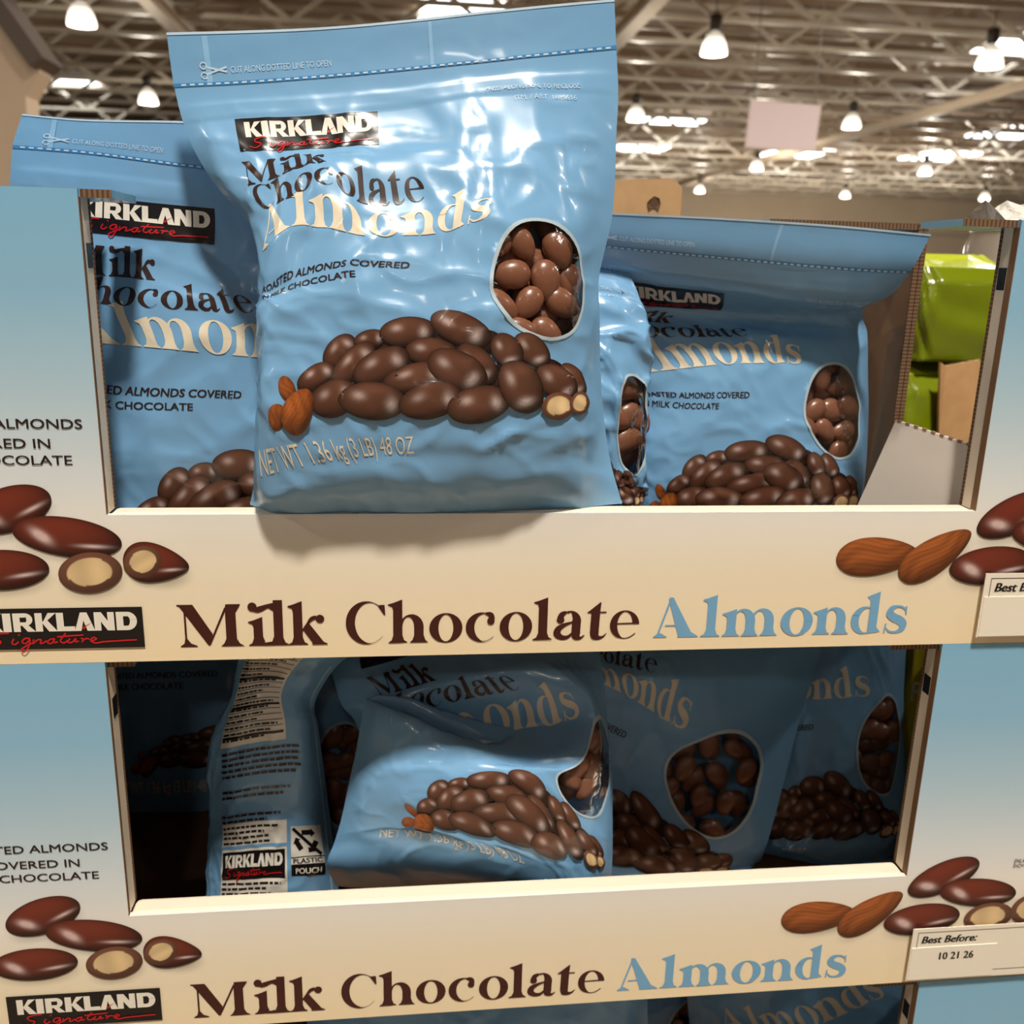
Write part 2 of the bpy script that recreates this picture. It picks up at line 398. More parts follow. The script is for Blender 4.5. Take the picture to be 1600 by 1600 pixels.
def clear_mat():
    m = bpy.data.materials.new('clear_film'); m.use_nodes = True; nt = m.node_tree; nt.nodes.clear()
    out = nt.nodes.new('ShaderNodeOutputMaterial'); mx = nt.nodes.new('ShaderNodeMixShader'); tr = nt.nodes.new('ShaderNodeBsdfTransparent'); gl = nt.nodes.new('ShaderNodeBsdfGlossy')
    gl.inputs['Roughness'].default_value = .1; fr = nt.nodes.new('ShaderNodeFresnel'); fr.inputs['IOR'].default_value = 1.32
    tr.inputs[0].default_value = (.96,.96,.96,1)
    tc = nt.nodes.new('ShaderNodeTexCoord'); n = nt.nodes.new('ShaderNodeTexNoise'); n.inputs['Scale'].default_value = 90; n.inputs['Detail'].default_value = 3
    bp = nt.nodes.new('ShaderNodeBump'); bp.inputs['Strength'].default_value = .35; bp.inputs['Distance'].default_value = .002
    nt.links.new(tc.outputs['Object'], n.inputs['Vector']); nt.links.new(n.outputs['Fac'], bp.inputs['Height'])
    nt.links.new(bp.outputs['Normal'], gl.inputs['Normal']); nt.links.new(bp.outputs['Normal'], fr.inputs['Normal'])
    hf = nt.nodes.new('ShaderNodeMath'); hf.operation = 'MULTIPLY'; hf.inputs[1].default_value = .6; nt.links.new(fr.outputs[0], hf.inputs[0]); nt.links.new(hf.outputs[0], mx.inputs[0]); nt.links.new(tr.outputs[0], mx.inputs[1]); nt.links.new(gl.outputs[0], mx.inputs[2]); nt.links.new(mx.outputs[0], out.inputs[0])
    return m
M_CLEAR = clear_mat()
M_CHOC = mat('milk_chocolate', lin((128,82,60)), .32, coat=.25, bump=(160, .15, .001))

# ------------------------------------------------------------------ the pouch
BW, BH, ST = 235.0, 285.0, 2.5
WIN = [(.0,.545),(.035,.32),(.17,.145),(.41,.016),(.69,.0),(.90,.096),(1.0,.29),(.993,.545),(.914,.77),(.76,.945),(.55,1.0),(.31,.93),(.10,.737)]
def win_poly(u0=165, u1=217, v0=121, v1=188, grow=0.0, n=52):
    k = np.array([(u0 + (u1-u0)*x, -(v0 + (v1-v0)*y)) for x, y in WIN]); k = np.vstack([k, k[:1]])
    t = np.r_[0, np.cumsum(np.linalg.norm(np.diff(k, axis=0), axis=1))]
    kk = np.vstack([k[-3:-1], k, k[1:3]]); tt = np.r_[t[-3:-1]-t[-1], t, t[1:3]+t[-1]]
    p = hermite(tt, kk, np.linspace(0, t[-1], n, endpoint=False))
    if grow:
        d = np.roll(p, -1, 0) - np.roll(p, 1, 0); d /= np.linalg.norm(d, axis=1)[:, None]; nn = np.stack([d[:,1], -d[:,0]], 1)
        if ((p + nn - p.mean(0))**2).sum() < ((p - p.mean(0))**2).sum(): nn = -nn
        p = p + nn * grow
    return p
PILE = [(685,158,110,62,5),(905,145,122,66,-25),(400,240,82,52,55),(525,190,62,40,15),(785,240,102,58,-5),(460,290,112,55,50),(575,300,117,68,30),(970,290,97,60,-50),
        (1090,235,77,53,-65),(1185,235,82,50,-55),(720,345,127,58,15),(890,315,122,78,-30),(310,345,77,48,40),(385,435,92,72,30),(545,443,126,77,-3),(780,440,122,72,15),(975,455,118,75,15),
        (1140,385,110,72,-70),(1280,370,92,62,-40),(1355,360,80,45,-55)]
KX, KY = .338 * .375, 64 / 173 * .375
def pile_xy(zx, zy): return 50 + (zx * .375 + 380 - 427) * .338, -(172 + (zy * .375 + 460 - 487) * 64 / 173)
def bag_nuts():
    L = []
    def add(zx, zy, a, b, ang, kind, **kw):
        u, v = pile_xy(zx, zy); g = 1.1 if kind == 'choc' else 1.04; L.append(nut(u, v, a * KX * g, b * KX * g, ang, kind, **kw))
    order = [2,3,0,1,12,5,9,8,4,6,7,10,19,18,13,11,14,15,16,17]
    add(200,395,62,30,110,'tan'); add(150,500,54,38,60,'tan'); 
    for a in ((640,250,90,60,0),(860,220,90,60,0),(480,360,110,70,20),(660,400,120,70,0),(1020,360,90,70,0),(1230,330,80,60,0),(880,400,110,70,0),(1130,300,70,60,0),(1010,200,60,50,0),(400,380,80,50,20)): add(*a, 'choc', tone=.3)
    for i in order: add(*PILE[i], 'choc')
    add(240,480,98,54,65,'tan'); add(1285,465,66,60,0,'half'); add(1380,455,52,48,60,'half')
    return L
_r0 = 49; _r1 = 67
ART = {}
def make_art():
    lg = dict(x0=31, y0=-_r1, w=76, h=18)
    A = [('logo_panel', M_BLACK, sc_art(plate(), 31, -_r1, 76, h=18), 0, None),
         ('logo_lettering', M_WHITE, sc_art(block(), 31, -_r1, 76, h=18), 1, 'logo_panel'),
         ('logo_script', M_RED, sc_art(script() + swoosh(), 31, -_r1, 76, h=18), 2, 'logo_panel'),
         ('milk_chocolate_print', M_DKBR, word('Milk', 31, -88, 46, 15) + word('Chocolate', 31, -104, 98, 15), 0, None),
         ('almonds_print', M_CREAMINK, word('Almonds', 31, -122, 134, 19.5), 0, None),
         ('description_print', M_DKBR, sans('ROASTED ALMONDS COVERED', 31, -144, 4.3, 92, 'l', .022) + sans('IN MILK CHOCOLATE', 31, -151.5, 4.3, 66, 'l', .022), 0, None),
         ('net_weight_print', M_CREAMINK, sans('NET WT 1.36 kg (3 LB) 48 OZ', 31, -254, 10.5, 93), 0, None),
         ('seal_print', M_PALE, sans('CUT ALONG DOTTED LINE TO OPEN', 31, -20.5, 3.4, 53) + sans('PRESS ALONG SEAL TO RECLOSE', 165, -46, 2.6, 50) + sans('ITM. / ART. 1685616', 180, -52, 2.6, 33)
          + stroke([(18,-17),(29,-20)], 1.0) + stroke([(18,-21),(29,-17.5)], 1.0) + arcring(17,-16.5,2,2,1.3,1.3,0,0,360,10) + arcring(17,-21.5,2,2,1.3,1.3,0,0,360,10), 0, None),
         ('tear_line', M_DASH, [[(0,-27),(BW,-27),(BW,-25),(0,-25)]], 0, None),
         ('tear_dash', M_PALE, [[(u,-26.5),(u+2.6,-26.5),(u+2.6,-25.5),(u,-25.5)] for u in np.arange(4, 230, 4.6)], 1, 'tear_line'),
         ('top_edge', M_PALE, [[(0,-1.3),(BW,-1.3),(BW,0),(0,0)]], 0, None),
         ('header_stripe', M_STRIPE, [[(18,-25),(21,-25),(21,-2),(18,-2)]], 0, None), ('header_stripe#', M_STRIPE, [[(137,-25),(139,-25),(139,-2),(137,-2)]], 0, None)]
    for n, m, p, l, par in A:
        ART[n] = (m, l, par) + weld(clip([ccw(q) for q in layers(p)], ST))
    ART['_nuts'] = bag_nuts()
make_art()

def vnoise(u, v, seed, sc):
    r = np.random.RandomState(seed); G = r.rand(64, 64); x = u / sc + r.rand() * 30; y = v / sc + r.rand() * 30
    i = np.floor(x).astype(int); j = np.floor(y).astype(int); fx = x - i; fy = y - j; fx = fx*fx*(3-2*fx); fy = fy*fy*(3-2*fy)
    g = lambda a, b: G[a % 64, b % 64]
    return (g(i,j)*(1-fx)+g(i+1,j)*fx)*(1-fy) + (g(i,j+1)*(1-fx)+g(i+1,j+1)*fx)*fy
ALLART = ['logo_panel','logo_lettering','logo_script','milk_chocolate_print','almonds_print','description_print','net_weight_print','seal_print','tear_line','tear_dash','top_edge','header_stripe','header_stripe#']

def pouch(name, label, rows, yrows, shape=None, yaw=0.0, art=ALLART, nuts=True, window=True, seed=1, wr=1.0, group=None, back_art=None, thick=1.0, nutlabel=None, pow_=3.0, creases=(), zlim=None, nut_off=.0062, nlay=2, fold=None):
    if zlim is None: zlim = {UPG: (Z_UP + .006, 9), LOG: (Z_UP + REFZ + .006, Z_UP - .003), BOG: (Z_UP + 2*REFZ + .006, Z_UP + REFZ - .003)}[group]
    us = np.arange(0, BW + .1, ST); vs = np.arange(0, BH + .1, ST); nu, nv = len(us), len(vs)
    rv = sorted(rows); XY = np.stack([hermite([p[0] for p in rows[v]], [p[1:3] for p in rows[v]], us) for v in rv], 0)
    G = hermite(rv, XY.reshape(len(rv), -1), vs).reshape(nv, nu, 2)
    yr = hermite([r[0] for r in yrows], [r[1:3] for r in yrows], vs)
    U, V_ = np.meshgrid(us, vs)
    if shape is None: sh = 1 - np.abs(2 * us / BW - 1) ** pow_
    else: sh = hermite([s[0] for s in shape], [s[1] for s in shape], us)[:, 0]
    sh = np.clip(sh, 0, None)
    seam = yr[:, 0][:, None] + yaw * (us / BW - .5)[None, :]
    bul = yr[:, 1][:, None] * sh[None, :]
    if fold:                                        # upper part sinks behind a sharp overhanging fold
        v0, v1, v2, amp, ue = fold
        seam = seam + amp * np.interp(vs, [v0, v1, v2], [0, 1, 0])[:, None] * np.clip((ue - us) / 60, 0, 1)[None, :]
    # wrinkles of the filled film
    wu = U + 9 * (vnoise(U, V_, seed + 50, 40) - .5); wv = V_ + 14 * (vnoise(U, V_, seed + 51, 35) - .5)
    rid = (1 - np.abs(2 * vnoise(wu, wv, seed, 44) - 1)) ** 2 * 1.7 + (1 - np.abs(2 * vnoise(wu + .4 * wv, wv, seed + 1, 20) - 1)) ** 3 * 1.3 + (1 - np.abs(2 * vnoise(wu - .6 * wv, wv, seed + 3, 15) - 1)) ** 4 * 1.0 + vnoise(wu, wv - .5 * wu, seed + 2, 9) * .2
    msk = np.clip(np.minimum(us, BW - us) / 16, 0, 1)[None, :] * np.clip((vs - 30) / 30, .12, 1)[:, None]
    dis = rid * msk * wr + .8 * (np.isclose(V_, 40) | np.isclose(V_, 45)) * np.clip(np.minimum(U, BW - U) / 8, 0, 1)
    for (u0, v0, u1, v1, am, wd) in creases:
        d = np.array([u1-u0, v1-v0], float); L = np.hypot(*d); d /= L
        t = np.clip((U-u0)*d[0] + (V_-v0)*d[1], 0, L); dd = np.hypot(U-(u0+t*d[0]), V_-(v0+t*d[1]))
        dis = dis + am * np.exp(-dd / wd) * np.sin(np.pi * np.clip(t / L, .04, .96))
    Yf = seam - bul
    front = px(G[..., 0], G[..., 1], Yf)
    def normals(Pm):
        du = np.gradient(Pm, axis=1); dv = np.gradient(Pm, axis=0); n = np.cross(dv, du)
        return n / (np.linalg.norm(n, axis=2)[..., None] + 1e-12)
    N = normals(front)
    N = np.where((N[..., 1:2] > 0.2), -N, N)
    front = front + N * (dis / 1000.0)[..., None]
    if zlim: front[..., 2] = np.clip(front[..., 2], zlim[0], zlim[1])
    N = normals(front)
    back = front.copy(); back[..., 1] = np.minimum(seam + bul * thick + .0006, Y0 + BD - .006)
    base = Vector((float(front[..., 0].mean()), float(seam[-1].mean()), float(front[-1, :, 2].min())))
    b = np.array(base); front = front - b; back = back - b
    root = empty(name, base, label, 'pouch', group)
    fl = lambda a: a.reshape(-1, 3)
    idx = lambda i, j: i * nu + j
    wp = win_poly(); inside = np.zeros((nv - 1, nu - 1), bool); snap = {}
    if window:
        cu = us[:-1] + ST/2; cv = -(vs[:-1] + ST/2); CU, CV = np.meshgrid(cu, cv)
        x, y = wp[:, 0], wp[:, 1]; j = len(x) - 1
        for i in range(len(x)):
            c = ((y[i] > CV) != (y[j] > CV)) & (CU < (x[j]-x[i]) * (CV - y[i]) / (y[j]-y[i] + 1e-12) + x[i]); inside ^= c; j = i
    def at(a, bb, off=0.0):
        a = np.clip(np.asarray(a, float), 0, BW); v = np.clip(-np.asarray(bb, float), 0, BH)
        fj = np.clip(a / ST, 0, nu - 1.001); fi = np.clip(v / ST, 0, nv - 1.001); j = fj.astype(int); i = fi.astype(int); tj = (fj - j)[:, None]; ti = (fi - i)[:, None]
        bl = lambda Q: (Q[i,j]*(1-tj)+Q[i,j+1]*tj)*(1-ti) + (Q[i+1,j]*(1-tj)+Q[i+1,j+1]*tj)*ti
        n = bl(N); n /= np.linalg.norm(n, axis=1)[:, None] + 1e-12
        return bl(front) + n * off, n
    fv = fl(front).copy()
    if window and inside.any():
        cnt = np.zeros((nv, nu), int); tot = np.zeros((nv, nu), int)
        for di in (0, 1):
            for dj in (0, 1):
                cnt[di:nv-1+di, dj:nu-1+dj] += inside; tot[di:nv-1+di, dj:nu-1+dj] += 1
        for i, j in zip(*np.where((cnt > 0) & (cnt < tot))):
            q = np.array([us[j], -vs[i]]); k = np.argmin(((wp - q) ** 2).sum(1)); p_, _ = at(wp[k:k+1, 0], wp[k:k+1, 1]); fv[idx(i, j)] = p_[0]
    F = [(idx(i,j), idx(i+1,j), idx(i+1,j+1), idx(i,j+1)) for i in range(nv-1) for j in range(nu-1) if not inside[i, j]]
    mk('front_film', fv, F, M_FILM, root, True)
    # back film and bottom gusset
    Fb = [(idx(i,j), idx(i,j+1), idx(i+1,j+1), idx(i+1,j)) for i in range(nv-1) for j in range(nu-1)]
    mk('back_film', fl(back), Fb, M_BACK, root, True)
    gv = np.concatenate([front[-1], (front[-1] * .5 + back[-1] * .5) + np.array([0, 0, .002]), back[-1]]); gf = []
    for r in range(2):
        for j in range(nu-1): gf.append((r*nu+j, (r+1)*nu+j, (r+1)*nu+j+1, r*nu+j+1))
    mk('bottom_gusset', gv, gf, M_BACK, root, True)
    made = {}
    for n in art:
        m, lay, par, av, af = ART[n]
        p_, nn = at(av[:, 0], av[:, 1], (.00028 + .00016 * lay + av[:, 2] * 4e-6)[:, None])
        made[n] = mk(n.strip('#'), p_, af, m, made.get(par, root), normals=nn)
    if nuts:
        Vs, Fs, Cs, Ns, n0 = [], [], [], [], 0
        for k, (nv_, nf, nc) in enumerate(ART['_nuts']):
            p_, nn = at(nv_[:, 0], nv_[:, 1], .0003 + .00004 * k); Vs.append(p_); Ns.append(nn); Cs.append(nc); Fs += [tuple(i + n0 for i in f) for f in nf]; n0 += len(nv_)
        mk('printed_almonds', np.vstack(Vs), Fs, M_NUTS, root, colors=np.vstack(Cs), normals=np.vstack(Ns))
    if window:
        RW = 1 if (lambda q: (q[:,0]*np.roll(q[:,1],-1)-np.roll(q[:,0],-1)*q[:,1]).sum())(win_poly()) < 0 else -1
        w0 = win_poly(grow=-.6); w1 = win_poly(grow=1.4); n = len(w0)
        a, na = at(w0[:,0], w0[:,1], .0005); c, nc = at(w1[:,0], w1[:,1], .0004)
        mk('window_outline', np.vstack([a, c]), [(i, (i+1) % n, n+(i+1) % n, n+i)[::RW] for i in range(n)], M_OUT, root, normals=np.vstack([na, nc]))
        cen = win_poly().mean(0); RN = 9; vv, nn_, ff = [], [], []
        for r in range(RN + 1):
            f = r / RN; q = cen + (win_poly(grow=.4) - cen) * f; p_, n_ = at(q[:,0], q[:,1], .0002 + .0022 * (1 - f * f)); vv.append(p_)
        for r in range(RN):
            for i in range(n): i2 = (i+1) % n; ff.append((r*n+i, (r+1)*n+i, (r+1)*n+i2, r*n+i2))
        mk('window_film', np.vstack(vv), ff, M_CLEAR, root, True)
        if nutlabel:
            rnd = random.Random(seed); k = 0
            for layer in range(nlay):
                for gy in range(5):
                    col = 0
                    for gx in range(4):
                        u = 160 + gx * 17.5 + (gy % 2) * 8 + layer * 7 + rnd.uniform(-2, 2); v = 114 + gy * 17.5 + layer * 8 + rnd.uniform(-2, 2)
                        dd = ((win_poly(grow=6) - np.array([u, -v])) ** 2).sum(1).min() ** .5
                        pp = win_poly(grow=3.2 if nut_off < .009 else -4.5); ins = False; j = len(pp) - 1
                        for i in range(len(pp)):
                            if ((pp[i,1] > -v) != (pp[j,1] > -v)) and u < (pp[j,0]-pp[i,0]) * (-v-pp[i,1]) / (pp[j,1]-pp[i,1]) + pp[i,0]: ins = not ins
                            j = i
                        if not ins or u > 228: continue
                        p_, n_ = at([u], [-v], 0.0); n_ = n_ + np.array([[0, -1.0, 0]]); n_ /= np.linalg.norm(n_); p_ = p_ - n_ * (nut_off + .0006 + layer * .009); o = ALMOND.copy(); COL.objects.link(o)
                        o.location = Vector(p_[0].tolist()) + base; nvec = Vector(n_[0].tolist())
                        q = nvec.to_track_quat('Y', 'Z'); o.rotation_mode = 'QUATERNION'
                        from mathutils import Quaternion
                        o.rotation_quaternion = q @ Quaternion((0,1,0), rnd.uniform(0, 3.14)); s = rnd.uniform(.85, 1.08); o.scale = (s, s * .72, s)
                        rown = ('top', 'second', 'third', 'fourth', 'bottom')[gy]; col += 1; cn = ('leftmost', 'second from left', 'third from left', 'fourth from left')[col - 1]
                        tag(o, ('chocolate almond behind the window of %s, %s row, %s' if layer == 0 else 'half hidden chocolate almond deeper behind window of %s, %s row, %s') % (nutlabel, rown, cn), 'almond', 'almonds in the window of the ' + nutlabel)
    return root, at, base

# one chocolate almond (real sweet seen through the clear windows)
def almond_mesh():
    V, F = [], []; R, S = 9, 14
    for i in range(R + 1):
        t = math.pi * i / R; z = -math.cos(t); r = math.sin(t)
        for k in range(S):
            a = 2 * math.pi * k / S; f = 1 - .16 * z
            V.append((.0118 * z, .0078 * r * math.sin(a) * f, .0086 * r * math.cos(a) * f))
    for i in range(R):
        for k in range(S): k2 = (k+1) % S; F.append((i*S+k, i*S+k2, (i+1)*S+k2, (i+1)*S+k))
    me = bpy.data.meshes.new('chocolate_almond'); me.from_pydata(V, [], F); me.materials.append(M_CHOC); me.polygons.foreach_set('use_smooth', [True]*len(F)); me.update()
    return bpy.data.objects.new('chocolate_almond', me)
ALMOND = almond_mesh()

# ================================================================== SETTING: the warehouse
M_DECK = mat('roof_deck_paint', lin((166,140,112)), .7, var=(.4, .12))
M_WALLP = mat('wall_paint', lin((238,218,188)), .75, var=(.3, .05))
M_STEEL = mat('joist_steel', lin((214,202,182)), .4, metal=.15, var=(.8, .15))
M_GIRD = mat('girder_cream_paint', lin((222,204,178)), .5)
M_CONC = mat('polished_concrete', lin((128,112,94)), .35, var=(.8, .1))
M_SKY = mat('skylight_glow', (.9,.95,1), .5, emit=(.93,.97,1.0), estr=5.0)
M_LAMPG = mat('lamp_glow', (.8,.75,.66), .3, emit=(1,.90,.74), estr=1.0)
nt = M_LAMPG.node_tree; tcl = nt.nodes.new('ShaderNodeTexCoord'); sxl_ = nt.nodes.new('ShaderNodeSeparateXYZ'); mrl = nt.nodes.new('ShaderNodeMapRange')
mrl.inputs['From Min'].default_value = .02; mrl.inputs['From Max'].default_value = .36; mrl.inputs['To Min'].default_value = 3.2; mrl.inputs['To Max'].default_value = .45
nt.links.new(tcl.outputs['Object'], sxl_.inputs[0]); nt.links.new(sxl_.outputs['Z'], mrl.inputs[0]); nt.links.new(mrl.outputs[0], nt.nodes['Principled BSDF'].inputs['Emission Strength'])
M_LAMPH = mat('lamp_housing', lin((90,84,76)), .4, metal=.6)
def struct(o): o['kind'] = 'structure'; return o
Z_DECK = ZC + 6.5
struct(box('floor', -40, 90, -16, 75, -.1, 0, M_CONC))
ceil = struct(box('ceiling', -40, 90, -16, 75, Z_DECK, Z_DECK + .15, M_DECK))
struct(box('wall_back', -40, 90, 72, 72.3, 0, Z_DECK - .01, M_WALLP))
band = box('wall_band', -40, 90, 71.9, 71.99, ZC + 3.0, ZC + 3.35, M_GIRD, bpy.data.objects['wall_back'])
# open web steel joists running across the hall
ORD = 'nearest,second,third,fourth,fifth,sixth,seventh,eighth,ninth,tenth,eleventh,twelfth,thirteenth,fourteenth,fifteenth,sixteenth,seventeenth,eighteenth,nineteenth,twentieth,twenty-first,twenty-second,twenty-third,farthest'.split(',')
def joist(y, first=[None], cnt=[0]):
    zb, zt = Z_DECK - 1.05, Z_DECK - .12; x0, x1 = -16, 76
    if first[0] is None:
        r = empty('roof_joist', (0, y, zb), '', 'roof joist', 'open web roof joists')
        mk('top_chord', *box_vf(x0, x1, -.09, .09, zt - zb - .1, zt - zb), M_STEEL, r)
        mk('bottom_chord', *box_vf(x0, x1, -.08, .08, 0, .1), M_STEEL, r)
        n = 76; s = (x1 - x0) / n
        web = [bar_vf((x0 + i*s, 0, .05 if i % 2 else zt-zb-.05), (x0 + (i+1)*s, 0, zt-zb-.05 if i % 2 else .05), .10) for i in range(n)]
        mk('web', *join_vf(web), M_STEEL, r); first[0] = r
    else:
        r = first[0].copy(); COL.objects.link(r); r.location = (0, y, zb)
        for ch in first[0].children: c = ch.copy(); COL.objects.link(c); c.parent = r
    r['label'] = 'grey open web steel roof joist, %s from the front of the hall' % ORD[cnt[0]]; cnt[0] += 1
    return r
y = 11.0; k = 0
while y < 71: joist(y); y += 2.3 if y < 40 else 3.4
# girders running away from us
for i, (x, w, lab) in enumerate(((5.05, .34, 'cream painted roof girder passing behind the tall pouch top'), (-5.4, .3, 'cream painted roof girder above the left pouch'), (17.5, .3, 'cream painted roof girder at the right of the hall'))):
    g = empty('roof_girder', (x, 8, Z_DECK - 1.35), lab, 'roof girder')
    mk('top_flange', *box_vf(-w/2, w/2, 0, 62, .27, .3), M_GIRD, g); mk('bottom_flange', *box_vf(-w/2, w/2, 0, 62, 0, .03), M_GIRD, g); mk('girder_web', *box_vf(-.03, .03, 0, 62, .03, .27), M_GIRD, g)
# skylights (photo x0, x1, y) in the deck
def on_height(x, y, h):
    d = np.array([(x-800)/FPX, (y-800)/FPX, 1.0]) @ RC; t = h / d[2]; return d * t
for i, (x0, x1, yy) in enumerate(((1010,1110,184),(962,1045,230),(1200,1295,238),(1430,1520,242),(1552,1660,66),(1540,1660,205),(42,145,127),(655,790,14),(420,520,70))):
    a = on_height(x0, yy, 6.45); b_ = on_height(x1, yy, 6.45); dy = .010 * a[1] * 3 + .3
    o = box('window_%d' % (i+1), a[0], b_[0], a[1] - dy, a[1] + dy, ZC + 6.40, ZC + 6.47, M_SKY); struct(o)
# high bay lamps
DOME = [(.06,.46),(.09,.44),(.17,.36),(.24,.22),(.275,.08),(.28,0),(.26,.0),(.0,.03)]
LPROT = {}
def lamp(x, y, z, label, watts=None, glow=None):
    r = empty('high_bay_lamp', (x, y, z), label, 'ceiling lamp', 'high bay lamps')
    if not LPROT:
        LPROT['d'] = mk('lamp_shade', *lathe_vf(DOME), M_LAMPG, r, True).data
        LPROT['h'] = mk('ballast_housing', *lathe_vf([(0,.78),(.1,.78),(.13,.74),(.13,.52),(.07,.46),(0,.46)]), M_LAMPH, r, True).data
        LPROT['c'] = mk('hanger_rod', *bar_vf((0,0,.78), (0,0,Z_DECK - ZC - LAMP_H - .01), .02), M_LAMPH, r).data
    else:
        for n, kk in (('lamp_shade','d'),('ballast_housing','h'),('hanger_rod','c')):
            o = bpy.data.objects.new(n, LPROT[kk]); COL.objects.link(o); o.parent = r
    if watts:
        l = bpy.data.lights.new('lamp_light', 'AREA'); l.shape = 'DISK'; l.size = .5; l.energy = watts; l.color = LAMP_COL
        lo = bpy.data.objects.new('lamp_light', l); COL.objects.link(lo); lo.parent = r; lo.location = (0, 0, -.02)
    if glow:                                     # prismatic shade: light leaves it on all sides
        l = bpy.data.lights.new('lamp_light', 'POINT'); l.shadow_soft_size = .12; l.energy = glow; l.color = LAMP_COL
        lo = bpy.data.objects.new('lamp_light', l); COL.objects.link(lo); lo.parent = r; lo.location = (0, 0, -.16)
    return r
for x, yy, lab in ((128,30,'glowing high bay lamp at top left, above the left pouch'), (232,152,'glowing high bay lamp just left of the tall pouch top corner'), (1115,75,'large glowing high bay lamp right of the tall pouch top'),
        (1545,95,'large glowing high bay lamp at the right edge, beside a skylight'), (993,178,'glowing high bay lamp left of the hanging sign, beside a skylight'), (1330,190,'glowing high bay lamp right of the hanging sign'),
        (1182,255,'glowing high bay lamp just below the hanging sign'), (1445,262,'glowing high bay lamp above the green pouches'), (1093,290,'small far high bay lamp above the brown cardboard flap'),
        (1320,298,'small far high bay lamp above the right pouch header'), (1538,302,'small far high bay lamp above the top right box corner')):
    p = on_height(x, yy + 10, LAMP_H); lamp(p[0], p[1], ZC + LAMP_H, lab, None, 170 if p[1] < 40 else 640)
for x, yy, w in NEAR_LAMPS:
    lamp(x, yy, ZC + LAMP_H, 'high bay lamp above the photo frame, %s of the %s lamp row' % ('left' if x < -3 else 'right' if x > 4 else 'middle', {-1.5: 'display', 4.6: 'near', -7.3: 'rearmost', 11: 'second'}[yy]), w)
# hanging sign
M_SIGN = mat('sign_board', lin((226,206,206)), .6)
c0 = P(1170, 154, 15); c1 = P(1280, 163, 15); c2 = P(1272, 235, 15)
sg = empty('hanging_sign', (c0.x, 15, c2.z), 'pale pink blank sign hanging from the ceiling among the lamps', 'sign')
wd = c1.x - c0.x; hg = (c0.z + c1.z) / 2 - c2.z
mk('board', [(-.0,-.02,0),(wd,-.02,-.02),(wd,.02,-.02),(0,.02,0),(.03,-.02,hg),(wd+.03,-.02,hg-.03),(wd+.03,.02,hg-.03),(.03,.02,hg)], box_vf(0,1,0,1,0,1)[1], M_SIGN, sg)
for xx in (.08, wd - .08): mk('hanger_wire', *bar_vf((xx, 0, hg - .02), (xx, 0, Z_DECK - 1.05 - c2.z), .012), M_LAMPH, sg)
# beige upright with a dark sloping cap at the far left
M_UPR = mat('beige_upright_paint', lin((206,182,156)), .6, var=(.6,.06)); M_CAP = mat('dark_cap_paint', lin((88,74,64)), .6)
pts = [P(-90,-120,9), P(-20,-10,9), P(62,112,9), P(40,150,9), P(40,330,9), P(-90,330,9)]
zb = pts[-1].z; up = empty('rack_end_panel', (pts[-1].x, 9, 0), 'beige upright panel with dark sloping cap at the far left edge', 'panel')
q = [(p.x - pts[-1].x, p.z) for p in pts]; q[-1] = (q[-1][0], 0); q[-2] = (q[-2][0], 0); n = len(q)
mk('panel_board', [(a, 0, b) for a, b in q] + [(a, .3, b) for a, b in q], [tuple(range(n))[::-1], tuple(range(n, 2*n))] + [(i, (i+1) % n, n+(i+1) % n, n+i) for i in range(n)], M_UPR, up)
mk('sloping_cap', *join_vf([bar_vf((q[i][0], .1, q[i][1]+.05), (q[i+1][0]+.03, .1, q[i+1][1]+.05), .5, .14) for i in (0, 1)]), M_CAP, up)

# ================================================================== DISPLAY BOXES
BX0, BX1 = -.305, .495; BD = .33; BHT = .2655
OX0, OX1 = -.169, .3573; RIM = .0900
Z_UP = ZC - .2325; Y0 = .53
def board_mat():
    m = mat('printed_warm_lit_board', (1,1,1), .34, coat=.12); nt = m.node_tree; b = nt.nodes['Principled BSDF']
    tc = nt.nodes.new('ShaderNodeTexCoord'); sx = nt.nodes.new('ShaderNodeSeparateXYZ'); mp = nt.nodes.new('ShaderNodeMapRange'); r = nt.nodes.new('ShaderNodeValToRGB')
    nt.links.new(tc.outputs['Object'], sx.inputs[0]); nt.links.new(sx.outputs['Z'], mp.inputs[0]); mp.inputs['From Min'].default_value = 0; mp.inputs['From Max'].default_value = BHT
    e = r.color_ramp.elements; e[0].position = .0; e[0].color = (*lin((248,226,186)), 1); e[1].position = 1; e[1].color = (*lin((132,186,218)), 1)  # blue to white is print; the cream end is warm light put into the colour
    for p, c in ((.20,(244,230,204)), (.32,(242,236,226)), (.42,(222,228,230)), (.60,(182,208,222)), (.80,(144,190,218))): q = e.new(p); q.color = (*lin(c), 1)
    nt.links.new(mp.outputs[0], r.inputs['Fac']); nt.links.new(r.outputs['Color'], b.inputs['Base Color'])
    return m
M_BOARD = board_mat()
M_LINER = mat('white_board_liner', lin((240,226,204)), .45)
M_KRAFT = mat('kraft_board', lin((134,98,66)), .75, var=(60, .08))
M_KRAFTL = mat('kraft_board_light', lin((196,152,104)), .75, var=(60, .08))
